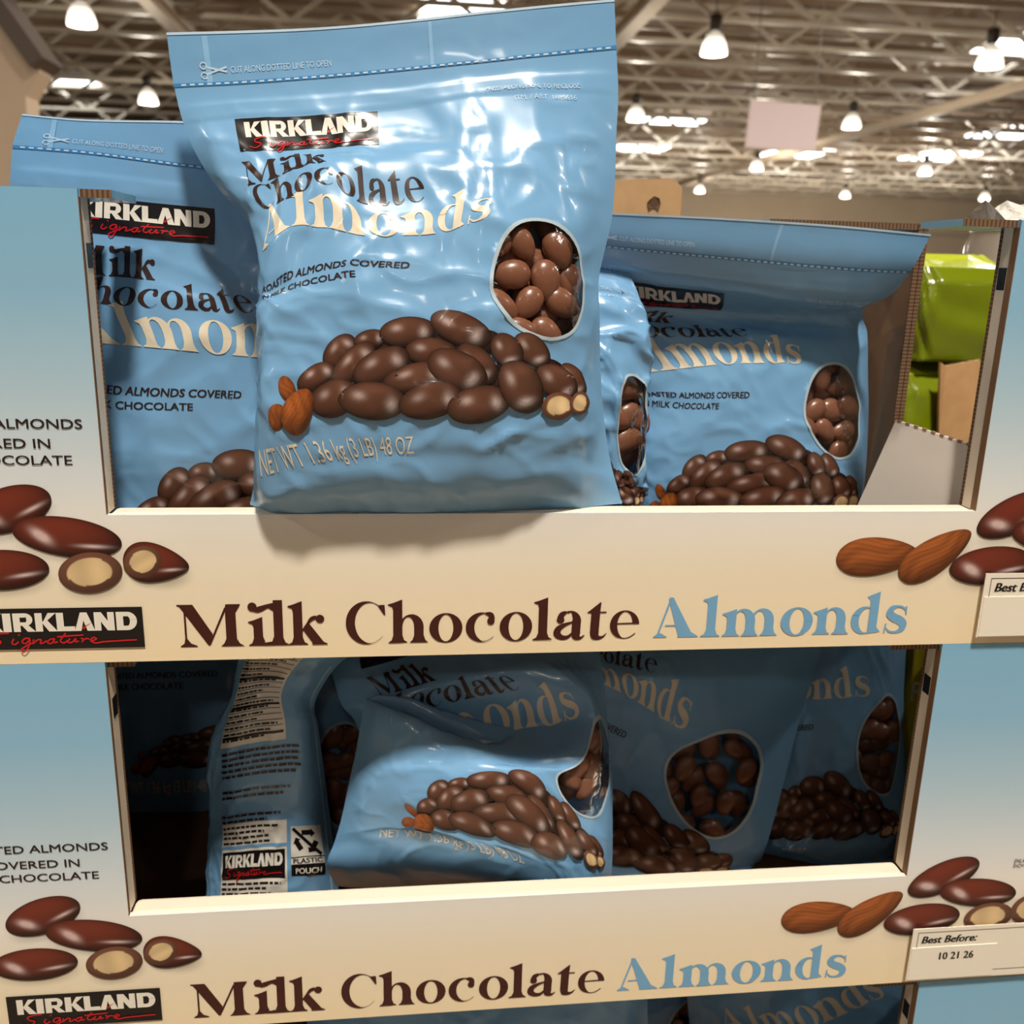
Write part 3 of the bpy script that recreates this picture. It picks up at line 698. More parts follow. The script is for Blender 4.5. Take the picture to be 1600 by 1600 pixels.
def corr_mat(name, axis, scale=120):
    m = mat(name, lin((150,112,76)), .85); nt = m.node_tree; b = nt.nodes['Principled BSDF']; tc = nt.nodes.new('ShaderNodeTexCoord')
    w = nt.nodes.new('ShaderNodeTexWave'); w.wave_type = 'BANDS'; w.bands_direction = axis; w.inputs['Scale'].default_value = scale; w.inputs['Distortion'].default_value = 1.0
    r = nt.nodes.new('ShaderNodeValToRGB'); r.color_ramp.elements[0].color = (*lin((84,60,42)), 1); r.color_ramp.elements[1].color = (*lin((126,94,66)), 1)
    r.color_ramp.elements[0].position = .3; r.color_ramp.elements[1].position = .6
    nt.links.new(tc.outputs['Object'], w.inputs['Vector']); nt.links.new(w.outputs['Fac'], r.inputs['Fac']); nt.links.new(r.outputs['Color'], b.inputs['Base Color'])
    return m
M_CORZ = corr_mat('corrugated_edge_upright', 'Z'); M_CORX = corr_mat('corrugated_edge_flat', 'X')
MI = dict(br=mat('box_brown_ink', lin((66,24,18)), .34), bl=mat('box_blue_ink', lin((120,172,208)), .34), bk=mat('box_black_ink', lin((22,18,17)), .34), wh=mat('box_white_ink', lin((240,232,216)), .34), rd=mat('box_red_ink', lin((196,30,34)), .34), tx=mat('box_text_ink', lin((44,24,24)), .34), lab=mat('sticker_paper', lin((244,234,216)), .5), line=mat('sticker_line', lin((70,62,56)), .5))
M_BNUT = print_mat('printed_nuts_on_board', .34, .1); M_BSH = print_mat('printed_shadow_on_board', .34, .1, True)
REFX, REFZ = -.0085, -.2657               # offset of the middle box from the upper one
def bpt(x, y):                              # position on the front of the middle box (its own metres)
    p = px(x, y, Y0); return p[0] - REFX, p[2] - (Z_UP + REFZ)
def bsz(x, y): a = bpt(x, y); b_ = bpt(x + 1, y); return b_[0] - a[0]
def box_nuts():
    L, S = [], []
    def add(zx, zy, a, b, ang, kind, k, ox, oy, **kw):
        x, y = zx * k + ox, zy * k + oy; cx, cz = bpt(x, y); s = bsz(x, y) * k
        S.append(soft(cx + .001, cz - b * s * .55, a * s * 1.12, b * s * .95, ang, .6)); L.append(nut(cx, cz, a * s, b * s, ang, kind, rings=18, seg=60, **kw))
    bb = np.array(lin((112,44,28)))
    for a in ((135,302,126,66,20,'choc'), (295,362,152,60,-9,'choc'), (110,452,136,62,2,'choc'), (358,447,90,62,8,'half')): add(*a, .5, 0, 1280, base=bb)
    add(540,415,92,58,-8,'choc', .5, 0, 1280, base=bb, egg=.35); add(502,414,46,56,-60,'half', .5, 0, 1280)
    for a in ((375,425,218,100,3,'tan'), (685,405,210,95,35,'tan'), (1120,190,215,100,24,'choc'), (1325,280,228,88,-6,'choc'), (990,440,222,100,4,'choc'), (1385,425,142,90,4,'half'), (1650,380,130,100,0,'half')):
        add(*a, .2625, 1180, 1320, base=bb, **({'egg': .25} if a[5] == 'tan' else {}))
    return L, S
BN, BS = box_nuts()
def flat(name, polys, m, par, off, y=0.0):
    V, F = weld(layers(polys)); return mk(name, [(a, y - off - l * 4e-6, b) for a, b, l in V], F, m, par)
def merge(L, off, step):
    V, F, C_, n = [], [], [], 0
    for k, (v, f, c) in enumerate(L):
        V += [(a, -off - k * step, b) for a, b in v]; F += [tuple(i + n for i in q) for q in f]; C_.append(c); n += len(v)
    return V, F, np.vstack(C_)
tl = (-.1332, ZC - .2238 - Z_UP); tw = .4532        # title line: left, baseline, width
# word lefts measured along the baseline of the upper box
def up_x(x, y): return px(x, y, Y0)[0]
WX = [(up_x(283,1011), up_x(512,1005)), (up_x(541,1003), up_x(997,998)), (up_x(1020,995), up_x(1412,988))]
CAPH = px(282,945,Y0)[2] - px(283,1011,Y0)[2]
def display_box(dx, dz, label, back_full, front=True, sticker=None):
    r = empty('display_box', (dx, Y0, Z_UP + dz), label, 'display box', 'stacked display boxes')
    e = .018
    # front: one board with the opening cut out of it
    V = [(BX0,0,0),(BX1,0,0),(BX1,0,BHT),(OX1,0,BHT),(OX1,0,RIM),(OX0,0,RIM),(OX0,0,BHT),(BX0,0,BHT)]
    t = .004; n = 8; V2 = [(a, t, c) for a, _, c in V]
    F = [(0,1,4,5),(0,5,6,7),(1,2,3,4)] + [(n+5,n+4,n+1,n),(n+7,n+6,n+5,n),(n+4,n+3,n+2,n+1)] + [(i, n+i, n+(i+1) % n, (i+1) % n) for i in range(n)]
    o = mk('front_board', V + V2, F, M_BOARD, r)
    # rolled lip on the sill and return flanges on both sides of the opening
    lip = box('rolled_lip', OX0, OX1, .0005, e, RIM - .012, RIM + .0006, M_LINER, r, .004, 3)
    rl = box('sill_back', OX0, OX1, e - .004, e, .004, RIM - .012, M_KRAFT, r)
    for s, xe in ((-1, OX0), (1, OX1)):
        fl_ = box('return_flange', xe, xe + s * .004, .002, e - .0025, RIM, BHT - .004, M_LINER, r)
        box('cut_edge', xe - s * .0004, xe + s * .004, e - .0025, e, RIM, BHT - .004, M_CORZ, fl_)
        box('fold_line', xe - s * .0003, xe + s * .003, .0002, .0022 if s < 0 else .006, RIM, BHT - .004, M_KRAFT, fl_)
        box('registration_mark', xe - s * .0003, xe + s * .002, .007, .0145, BHT - .040, BHT - .027, MI['bk'], fl_)
        ex = .016 if s < 0 else .034
        tf = box('top_flap', xe, xe - s * ex, .003, .05, BHT - .004, BHT, M_BOARD, r)
        box('cut_edge', xe - s * .0004, xe - s * (ex + .0002), .0026, .0031, BHT - .0042, BHT, M_CORX, tf)
        box('top_panel', xe + s * .0041, (BX0 if s < 0 else BX1) - s * .0041, .0041, BD - .0041 if back_full else .05, BHT - .004, BHT - .0002, M_BOARD, r)
    box('base', BX0 + .004, BX1 - .004, .004, BD, 0, .004, M_KRAFT, r)
    hb = BHT - .005 if back_full else RIM
    box('back_wall', BX0, BX1, BD - .004, BD, .004, hb, M_KRAFT, r)
    box('side_wall', BX0, BX0 + .004, .004, BD, .004, BHT - .004, M_KRAFT, r); box('side_wall', BX1 - .004, BX1, .004, BD, .004, .17 if back_full else RIM, M_KRAFT, r)  # right wall height shaped to let only some light into the box
    if front:
        for i0, i1 in ((0, 6), (6, 13)):
            V, F, C_ = merge(BN[i0:i1], .0005, .00003); cl = mk('printed_almonds', V, F, M_BNUT, r, colors=C_)
            V, F, C_ = merge(BS[i0:i1], .00015, .00002); mk('printed_shadow', V, F, M_BSH, cl, colors=C_)
        zb = ZC - .2238 - Z_UP
        flat('milk_print', word('Milk', WX[0][0], zb, WX[0][1]-WX[0][0], CAPH), MI['br'], r, .0003)
        flat('chocolate_print', word('Chocolate', WX[1][0], zb, WX[1][1]-WX[1][0], CAPH), MI['br'], r, .0003)
        flat('almonds_print', word('Almonds', WX[2][0], zb, WX[2][1]-WX[2][0], CAPH), MI['bl'], r, .0003)
        x0, z0 = bpt(16, 1604); x1, z1 = bpt(250, 1542); _, zz = bpt(250, 1592); lw = x1 - x0; lh = (z1 - zz) * 1.0
        lp = flat('logo_panel', sc_art(plate(), x0, zz, lw, h=lh), MI['bk'], r, .0008)
        flat('logo_lettering', sc_art(block(), x0, zz, lw, h=lh), MI['wh'], lp, .0010); flat('logo_script', sc_art(script() + swoosh(), x0, zz, lw, h=lh), MI['rd'], lp, .0012)
        cx = bpt(47, 1330)[0]; s = bsz(47, 1330)
        T = []
        for t_, (ex, ey), w_ in (('ROASTED ALMONDS', (169,1327), 246), ('COVERED IN', (125,1353), 152), ('MILK CHOCOLATE', (155,1372), 222)):
            X, Z = bpt(ex, ey); T += sans(t_, X, Z, 15 * s, w_ * s, 'r', .012)
        flat('description_print', T, MI['tx'], r, .0003)
        X, Z = bpt(1584, 1348); flat('notice_print', sans('ENLARGED TO', X, Z, 8 * s * 1.1, 60 * s, 'l', 0, .15) + sans('SHOW TEXTURE', X - .0004, Z - 10.5 * s, 8 * s * 1.1, 66 * s, 'l', 0, .15), MI['tx'], r, .0003)
    if sticker:
        (sx, sz), date = sticker
        st = box('date_sticker', sx, sx + .10, -.0042, -.0036, sz - .044, sz, MI['lab'], r)
        yy = -.0042
        flat('sticker_border', [[(sx+.004,sz-.044+.006),(sx+.0044,sz-.038),(sx+.0044,sz-.003),(sx+.004,sz-.003)], [(sx+.004,sz-.0034),(sx+.098,sz-.0034),(sx+.098,sz-.003),(sx+.004,sz-.003)], [(sx+.045,sz-.0384),(sx+.098,sz-.0384),(sx+.098,sz-.038),(sx+.045,sz-.038)]], MI['line'], st, .0002, yy)
        flat('sticker_print', sans('Best Before:', sx + .0075, sz - .0122, .0062, .042, 'l', .03, .22), MI['bk'], st, .0002, yy)
        tp = box('date_slip', sx + .001, sx + .066, -.0047, -.0042, sz - .043, sz - .0158, MI['lab'], st)
        if date: flat('date_print', sans(date, sx + .0225, sz - .0262, .0062, .026, 'l', .02), MI['bk'], tp, .0002, -.0047)
    return r
sxu = px(1535, 893, Y0); sxl = px(1423, 1446, Y0)
boxU = display_box(0, 0, 'uppermost display box with blue fading front and open pouches, blank date sticker', False, True, ((sxu[0], sxu[2] - Z_UP), None))
boxL = display_box(REFX, REFZ, 'middle display box with dark interior and date sticker reading 10 21 26', True, True, ((sxl[0] - REFX, sxl[2] - Z_UP - REFZ), '10 21 26'))
boxB = display_box(.0145, 2 * REFZ - .0006, 'lowest display box, only its top edge visible under the middle box', True, True)
# pallet under the stack
M_WOOD = mat('pallet_wood', lin((176,138,96)), .8, var=(9, .18))
pz = Z_UP + 2 * REFZ - .0006
pal = empty('wooden_pallet', (.1, Y0 + .16, 0), 'wooden pallet under the lowest display box', 'pallet')
for i in range(5): box('deck_board', -.44, .44, -.16 + i * .073, -.092 + i * .073, pz - .02, pz, M_WOOD, pal)
for xx in (-.4, 0, .4): box('stringer', xx - .03, xx + .03, -.16, .2, 0, pz - .02, M_WOOD, pal)

# inner carton standing behind in the upper box: right side wall, top flap, rear flap
YC = .645; xw = float(px(1432, 500, YC)[0])
car = empty('inner_carton', (xw, YC, Z_UP + .0045), 'brown corrugated carton wall and top flap behind the right pouch', 'carton')
h = float(px(1446, 350, YC)[2]) - (Z_UP + .0045)
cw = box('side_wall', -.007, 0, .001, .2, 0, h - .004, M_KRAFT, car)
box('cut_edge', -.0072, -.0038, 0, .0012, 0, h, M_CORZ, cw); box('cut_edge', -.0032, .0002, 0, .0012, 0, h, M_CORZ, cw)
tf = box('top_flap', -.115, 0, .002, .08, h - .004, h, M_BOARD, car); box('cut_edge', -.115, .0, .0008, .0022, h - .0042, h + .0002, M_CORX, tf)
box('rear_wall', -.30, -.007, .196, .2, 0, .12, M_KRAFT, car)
# folded-in tab of white board
fp = [P(1400,656,.592), P(1522,697,.556), P(1514,800,.552), P(1335,800,.57)]
fn = (fp[1]-fp[0]).cross(fp[2]-fp[0]); fp[3] = min((P(1335,800,.5+.002*i) for i in range(90)), key=lambda p: abs(fn.dot(p-fp[0])))
n_ = (fp[1]-fp[0]).cross(fp[3]-fp[0]).normalized(); n_ = n_ if n_.y > 0 else -n_
M_GREYB = mat('grey_white_board', lin((206,196,186)), .55)
fc = sum(fp, Vector()) / 4; ft = empty('folded_tab', (fc.x, fc.y, min(p.z for p in fp)), 'pale grey folded board tab leaning at the right end of the upper box', 'board tab')
lo = Vector(ft.location); V = [p - lo for p in fp] + [p - lo + n_ * .004 for p in fp]
mk('tab_board', V, [(0,3,2,1),(4,5,6,7),(0,1,5,4),(1,2,6,5),(2,3,7,6),(3,0,4,7)], M_GREYB, ft)
d = (fp[1] - fp[0]); ln = d.length
for i in range(9):
    a = fp[0] + d * ((i + .15) / 9) - lo; b_ = fp[0] + d * ((i + .6) / 9) - lo; dn = Vector((0,0,-.0012)); fo = -n_ * .0003
    mk('perforation', [a+fo+dn, b_+fo+dn, b_+fo+Vector((0,0,.0005)), a+fo+Vector((0,0,.0005)), a+n_*.004+dn, b_+n_*.004+dn, b_+n_*.004+Vector((0,0,.0005)), a+n_*.004+Vector((0,0,.0005))], [(0,1,2,3),(7,6,5,4),(3,2,6,7),(0,4,5,1),(1,5,6,2),(0,3,7,4)], M_KRAFT, ft)

# ================================================================== POUCHES
R_ = lambda *p: sorted(p)
hero = {
 0: R_((0,260,51),(31,353,49),(70,470,45),(107,580,37),(135,662,29),(165,750,19),(212,891,5),(235,960,-1)),
 26: R_((0,272,134),(31,363,130),(70,478,122),(107,586,113),(135,667,105),(165,754,96),(212,893,81),(235,963,74)),
 49: R_((0,288,197),(31,367,187),(70,480,183),(107,590,175),(135,672,165),(165,760,152),(212,897,148),(235,966,150)),
 67: R_((0,305,238),(31,377,239),(70,487,236),(107,593,229),(135,675,217),(165,765,207),(212,900,206),(235,963,212)),
 88: R_((0,342,296),(31,390,292),(70,493,262),(107,592,262),(135,672,258),(165,765,262),(212,897,268),(235,961,280)),
 104: R_((0,380,338),(31,410,330),(55,455,310),(77,513,292),(95,563,320),(125,655,316),(165,770,305),(212,898,315),(235,957,335)),
 122: R_((0,405,382),(31,414,393),(55,457,357),(75,510,358),(98,577,372),(118,638,370),(139,693,366),(160,748,347),(212,893,360),(235,948,378)),
 144: R_((0,405,452),(31,418,459),(58,457,437),(92,541,418),(123,639,420),(165,768,415),(212,895,425),(235,936,432)),
 172: R_((0,404,495),(31,411,490),(50,430,488),(70,487,487),(107,596,487),(135,678,487),(165,767,487),(212,904,488),(235,937,492)),
 200: R_((0,404,575),(31,411,566),(50,428,564),(70,487,562),(107,596,562),(135,678,562),(165,767,562),(212,905,562),(235,938,566)),
 236: R_((0,402,672),(31,412,668),(50,430,665),(70,488,661),(107,596,660),(135,678,660),(165,767,660),(212,904,657),(235,944,658)),
 254: R_((0,398,738),(31,414,742),(50,457,729),(70,515,718),(107,604,709),(135,676,705),(165,760,703),(212,896,702),(235,952,712)),
 285: R_((0,391,789),(31,440,800),(70,545,803),(107,640,802),(135,712,800),(165,792,797),(212,900,791),(235,972,787))}
heroY = [(0,.572,.001),(26,.570,.002),(49,.566,.004),(67,.563,.010),(88,.560,.018),(104,.558,.024),(122,.556,.031),(144,.554,.036),(172,.551,.039),(200,.550,.041),(236,.548,.041),(254,.547,.038),(272,.546,.031),(285,.546,.010)]
heroS = [(0,0),(12,.42),(31,.80),(50,.92),(70,.97),(107,1),(135,1),(165,.97),(190,.84),(212,.55),(226,.15),(235,0)]
UPG, LOG, BOG = 'pouches in the upper display box', 'pouches in the middle display box', 'pouches in the lowest display box'
pouch('almond_pouch', 'large foremost blue almond pouch standing on the sill of the uppermost box', hero, heroY, heroS, seed=11, wr=1.0, group=UPG, nutlabel='foremost pouch', thick=.35,
      creases=((168,66,160,140,2.2,4),(60,66,75,112,2.6,6),(205,62,212,120,-2.5,6),(75,112,60,140,-2,5),(205,225,150,262,1.8,5),(40,250,60,280,2,5),(180,262,225,240,2.2,5)))
left = {
 0: R_((0,35,178),(31,118,186),(84,273,189),(235,690,205)), 26: R_((0,20,229),(31,112,236),(107,312,261),(235,660,290)),
 49: R_((0,15,296),(31,107,304),(107,335,326),(235,660,345)), 67: R_((0,15,350),(31,107,360),(107,335,383),(235,650,400)),
 88: R_((0,15,415),(31,107,425),(76,240,438),(235,640,465)), 104: R_((0,14,462),(49,150,474),(127,395,490),(235,640,505)),
 122: R_((0,20,525),(31,118,533),(60,206,540),(128,400,558),(235,640,575)), 144: R_((0,25,603),(31,110,610),(58,188,616),(123,377,622),(235,640,635)),
 172: R_((0,28,690),(58,190,692),(123,377,692),(235,640,695)), 206: R_((0,32,785),(58,196,785),(123,380,785),(235,640,785)), 236: R_((0,40,850),(235,630,850)), 285: R_((0,50,905),(235,620,905))}
pouch('almond_pouch', 'blue almond pouch at the left end of the uppermost box, behind its left column', left, [(0,.600,.001),(26,.600,.002),(60,.602,.006),(110,.606,.022),(150,.608,.028),(240,.612,.030),(285,.612,.024)], seed=21, wr=.8, group=UPG, window=False, thick=.8, art=[a for a in ALLART if a != 'net_weight_print'])
right = {
 0: R_((0,897,330),(31,967,333),(107,1140,341),(165,1295,351),(235,1455,366)), 26: R_((0,897,379),(31,968,387),(107,1135,403),(165,1265,415),(212,1372,423),(235,1422,425)),
 46: R_((0,897,425),(31,965,430),(107,1132,452),(165,1258,468),(212,1350,474),(235,1388,464)), 60: R_((0,900,452),(31,968,460),(107,1130,474),(165,1240,482),(212,1318,484),(235,1354,480)),
 88: R_((0,890,492),(31,945,500),(76,1045,507),(107,1110,510),(165,1235,515),(212,1326,520),(235,1355,520)), 104: R_((0,900,522),(31,950,525),(107,1122,527),(128,1168,526),(165,1245,533),(212,1328,540),(235,1356,540)),
 122: R_((0,915,590),(31,962,588),(60,1045,578),(107,1140,569),(165,1250,569),(212,1328,575),(235,1356,580)), 144: R_((0,950,622),(31,1002,618),(70,1078,622),(107,1140,622),(135,1192,622),(165,1255,626),(212,1332,632),(235,1357,635)),
 172: R_((0,950,690),(50,1025,686),(107,1135,682),(149,1228,680),(190,1302,685),(214,1337,690),(235,1355,700)), 236: R_((0,950,800),(50,1018,800),(107,1130,800),(149,1222,800),(190,1296,800),(214,1330,800),(235,1346,800)), 285: R_((0,955,880),(235,1340,880))}
pouch('almond_pouch', 'blue almond pouch at the right end of the uppermost box, header folded forward', right, [(0,.612,.001),(26,.618,.002),(46,.634,.004),(60,.662,.006),(75,.674,.012),(104,.676,.026),(150,.675,.036),(240,.674,.038),(285,.674,.03)], seed=31, wr=.8, group=UPG, nutlabel='right end pouch', thick=.8)
mid = {0: R_((0,760,398),(165,880,402),(235,962,410)), 26: R_((0,740,400),(165,885,405),(212,965,426),(235,986,434)), 49: R_((0,740,440),(165,885,452),(212,990,468),(235,1004,478)), 75: R_((0,740,500),(165,905,505),(212,1002,512),(235,1014,520)),
 100: R_((0,740,545),(165,925,545),(212,1004,550),(235,1017,555)), 122: R_((0,740,590),(165,952,588),(212,1000,592),(235,1010,598)), 190: R_((0,740,740),(165,958,742),(212,996,742),(235,1004,742)), 236: R_((0,740,800),(165,958,792),(212,996,790),(235,1003,790)), 285: R_((0,740,860),(165,950,860),(235,1003,860))}
pouch('almond_pouch', 'crumpled blue almond pouch squeezed between the foremost and right end pouches', mid, [(0,.640,.001),(26,.632,.002),(60,.628,.010),(110,.626,.020),(240,.626,.022),(285,.626,.02)], seed=41, wr=2.2, group=UPG, nutlabel='crumpled middle pouch', art=['tear_line','tear_dash','seal_print'], nut_off=.0098, yaw=-.012, thick=.4)

# ---- middle box
L1 = {0: R_((0,128,915),(235,560,905)), 60: R_((0,128,925),(235,560,915)), 144: R_((0,128,1062),(50,195,1060),(123,340,1056),(235,560,1050)), 172: R_((0,132,1128),(50,202,1128),(123,342,1124),(235,560,1115)), 236: R_((0,138,1210),(50,210,1206),(123,345,1200),(235,560,1190)), 254: R_((0,140,1242),(50,212,1240),(123,346,1234),(235,560,1220)), 285: R_((0,142,1290),(50,215,1284),(123,348,1262),(235,560,1250))}
pouch('almond_pouch', 'dim blue almond pouch at the back left of the middle box', L1, [(0,.82,.001),(60,.80,.004),(144,.80,.02),(285,.80,.02)], seed=51, wr=.6, group=LOG, window=False, art=['description_print','net_weight_print'], thick=.5)
L2 = {0: R_((0,470,1000),(110,475,985),(190,560,985),(235,600,1000)), 60: R_((0,400,1040),(110,385,1020),(190,470,1030),(235,525,1042)), 100: R_((0,380,1095),(110,368,1090),(190,440,1082),(235,492,1098)), 135: R_((0,352,1150),(110,344,1148),(190,446,1132),(235,497,1136)), 200: R_((0,345,1260),(110,340,1262),(190,445,1250),(235,512,1250)), 285: R_((0,338,1402),(110,336,1404),(190,446,1400),(235,530,1396))}
def back_print(at, root):
    def put(n, polys, m, off, par):
        av, af = weld(clip([ccw(q) for q in layers(polys)], ST)); p_, nn = at(av[:,0], av[:,1], (off + av[:,2] * 4e-6)[:, None]); return mk(n, p_, af, m, par, normals=nn)
    rect = lambda a, b, c, d: [[(a,-d),(c,-d),(c,-b),(a,-b)]]
    rn = random.Random(5)
    def words(a, b, c, d):
        o = []; x = a
        while x < c:
            w = rn.uniform(3, 9); o += rect(x, b, min(c, x + w), d); x += w + 1.3
        return o
    w1 = put('nutrition_panel', rect(118,50,190,148), M_WHITE, .0004, root); ln = []
    for i in range(16): ln += rect(120, 55+i*5.6, 187, 55.6+i*5.6 + (1.8 if i % 5 == 0 else 0)) + words(120, 57.6+i*5.6, 182 - (i*37 % 30), 59.4+i*5.6)
    put('nutrition_print', ln, M_BLACK, .0006, w1)
    tx = []
    for i, (v, e) in enumerate(((153,206),(158,207),(163,206),(168,208),(173,202),(186,196),(191,188),(208,186),(213,172))): tx += words(122, v, e, v + 2.2)
    put('ingredient_print', tx, M_DKBR, .0005, root)
    w2 = put('guarantee_panel', rect(122,216,192,283), M_WHITE, .0004, root)
    for vv in ((219, 223.5, 228, 233), (270, 274.5, 279)):
        ln = []
        for v in vv: ln += words(124, v, 186 - (v * 7 % 18), v + 2.0)
        put('guarantee_print', ln, M_DKBR, .0006, w2)
    put('panel_divider', rect(122,236.5,192,239.5), M_FILM, .0006, w2)
    put('logo_panel', rect(124,242,190,267), M_BLACK, .0006, w2); put('logo_lettering', sc_art(block(), 124, -267, 66, h=25), M_WHITE, .0008, w2); put('logo_script', sc_art(script(), 124, -267, 66, h=25), M_RED, .0010, w2)
    w3 = put('recycling_panel', rect(196,222,224,256), M_WHITE, .0004, root); put('recycling_band', rect(196,256,224,266), M_BLACK, .0004, root)
    A = []
    for k in range(3):
        a = math.radians(90 + 120 * k); c, s = math.cos(a), math.sin(a); cx, cy = 210 + 7.5 * c, -236 + 7.5 * s
        A += [[(cx - 4*s - 2*c, cy + 4*c - 2*s), (cx - 4*s + 2.5*c, cy + 4*c + 2.5*s), (cx + 4*s + 2.5*c, cy - 4*c + 2.5*s), (cx + 4*s - 2*c, cy - 4*c - 2*s)]]
        A += [[(cx + 4*s + 4*c, cy - 4*c + 4*s), (cx + 4*s - 4*c, cy - 4*c - 4*s), (cx + 8*s - c, cy - 8*c - s)]]
    A += [[(197,-225),(199,-223),(223,-247),(221,-249)]]
    put('recycling_symbol', A + sans('PLASTIC', 198, -255, 4.4, 24, 'l', .02), M_BLACK, .0006, w3); put('band_print', sans('POUCH', 200, -264, 5, 20, 'l', .02), M_WHITE, .0006, root)
    put('panel_line', rect(196,249.2,224,250), M_BLACK, .0006, w3); put('side_seal_line', rect(228,60,229.5,284), M_PALE, .0004, root)
rt, at, bs = pouch('almond_pouch', 'blue pouch turned backwards in the middle box, showing nutrition panel and recycling mark', L2, [(0,.60,.004),(60,.625,.010),(135,.628,.022),(285,.630,.030)], [(0,0),(60,.2),(110,.45),(135,.75),(160,.95),(190,1),(215,.8),(235,0)], seed=61, wr=.7, group=LOG, window=False, nuts=False, art=[], thick=.5)
back_print(at, rt)
L6 = {0: R_((0,400,1010),(165,500,1000),(235,590,1010)), 121: R_((0,420,1130),(165,494,1130),(217,570,1130),(235,590,1130)), 188: R_((0,425,1290),(165,500,1290),(217,565,1290),(235,590,1290)), 285: R_((0,425,1390),(235,590,1390))}
pouch('almond_pouch', 'dark pouch sliver with brown almonds seen between the backwards and the folded pouch', L6, [(0,.735,.001),(121,.73,.012),(285,.73,.012)], seed=71, wr=.5, group=LOG, art=[], nuts=False, nutlabel='dark pouch sliver', thick=.4)
L3 = {0: R_((0,500,965),(107,690,945),(235,905,950)), 40: R_((0,505,990),(107,705,965),(235,915,965)), 67: R_((0,520,1056),(31,566,1046),(107,715,1008),(165,830,990),(235,930,1000)), 88: R_((0,535,1103),(31,593,1090),(76,681,1065),(107,740,1052),(165,850,1036),(235,940,1040)), 104: R_((0,555,1128),(49,622,1113),(128,813,1076),(165,882,1070),(235,945,1078)),
 120: R_((0,580,1185),(31,640,1180),(60,690,1170),(98,764,1150),(128,827,1130),(148,871,1124),(165,905,1113),(212,942,1130),(235,950,1135)), 134: R_((0,577,1102),(31,622,1116),(70,692,1142),(107,772,1167),(135,840,1182),(165,908,1172),(212,946,1180),(235,955,1185)),
 172: R_((0,553,1190),(50,618,1194),(107,735,1200),(149,830,1207),(190,900,1238),(214,940,1262),(235,957,1272)), 236: R_((0,530,1292),(50,635,1287),(70,680,1294),(107,757,1308),(149,850,1335),(190,913,1354),(214,938,1362),(235,955,1368)),
 254: R_((0,522,1318),(31,594,1306),(124,820,1347),(165,885,1374),(235,952,1392)), 270: R_((0,511,1352),(31,580,1350),(70,645,1345),(124,800,1374),(165,880,1400),(235,955,1410)), 285: R_((0,525,1384),(31,590,1386),(124,800,1405),(235,950,1425))}
pouch('almond_pouch', 'blue almond pouch folded over itself at the front centre of the middle box', L3, [(0,.680,.001),(67,.648,.010),(104,.628,.024),(120,.620,.026),(134,.604,.024),(172,.590,.026),(236,.586,.028),(254,.586,.026),(270,.586,.018),(285,.600,.010)], seed=81, wr=.7, group=LOG, nutlabel='folded centre pouch', art=['logo_panel','milk_chocolate_print','almonds_print','net_weight_print'], nut_off=.0098, fold=(90,122,133,.022,185), thick=.3)
L4 = {0: R_((0,850,910),(235,1300,905)), 40: R_((0,850,930),(235,1300,925)), 67: R_((0,850,968),(98,985,985),(165,1110,1000),(235,1290,990)), 104: R_((0,850,1020),(98,968,1040),(128,1022,1052),(165,1085,1080),(235,1260,1090)), 122: R_((0,850,1045),(60,920,1060),(98,972,1083),(128,1012,1107),(165,1068,1139),(190,1130,1146),(217,1195,1150),(235,1243,1150)),
 144: R_((0,830,1090),(60,890,1112),(123,974,1152),(165,1045,1180),(190,1108,1195),(217,1185,1200),(235,1229,1205)), 188: R_((0,820,1200),(60,880,1225),(123,968,1265),(165,1036,1290),(190,1104,1307),(217,1172,1303),(235,1204,1300)), 236: R_((0,820,1310),(60,880,1330),(123,950,1350),(165,1045,1370),(214,1128,1372),(235,1180,1372)), 285: R_((0,820,1400),(235,1165,1440))}
pouch('almond_pouch', 'tilted blue almond pouch with round clear window in the middle box', L4, [(0,.740,.001),(67,.704,.008),(122,.686,.022),(188,.672,.028),(285,.660,.024)], seed=91, wr=.9, group=LOG, nutlabel='tilted pouch', art=['milk_chocolate_print','almonds_print','description_print'], thick=.6)
L5 = {0: R_((0,1070,915),(235,1415,905)), 60: R_((0,1075,955),(235,1420,945)), 122: R_((0,1080,1098),(128,1290,1092),(148,1325,1090),(165,1357,1088),(212,1398,1090),(235,1412,1090)), 144: R_((0,1085,1145),(123,1270,1140),(165,1345,1135),(212,1400,1135),(235,1412,1135)), 172: R_((0,1090,1208),(149,1310,1205),(190,1370,1208),(214,1398,1212),(235,1415,1215)), 236: R_((0,1092,1318),(149,1305,1314),(214,1392,1310),(235,1402,1310)), 254: R_((0,1095,1345),(124,1250,1339),(235,1395,1335)), 285: R_((0,1095,1400),(235,1388,1395))}
pouch('almond_pouch', 'shaded blue almond pouch at the right end of the middle box', L5, [(0,.775,.001),(60,.750,.006),(122,.732,.020),(285,.690,.022)], yaw=-.06, seed=101, wr=.7, group=LOG, nutlabel='shaded right pouch', art=['almonds_print','description_print','net_weight_print'], thick=.6)
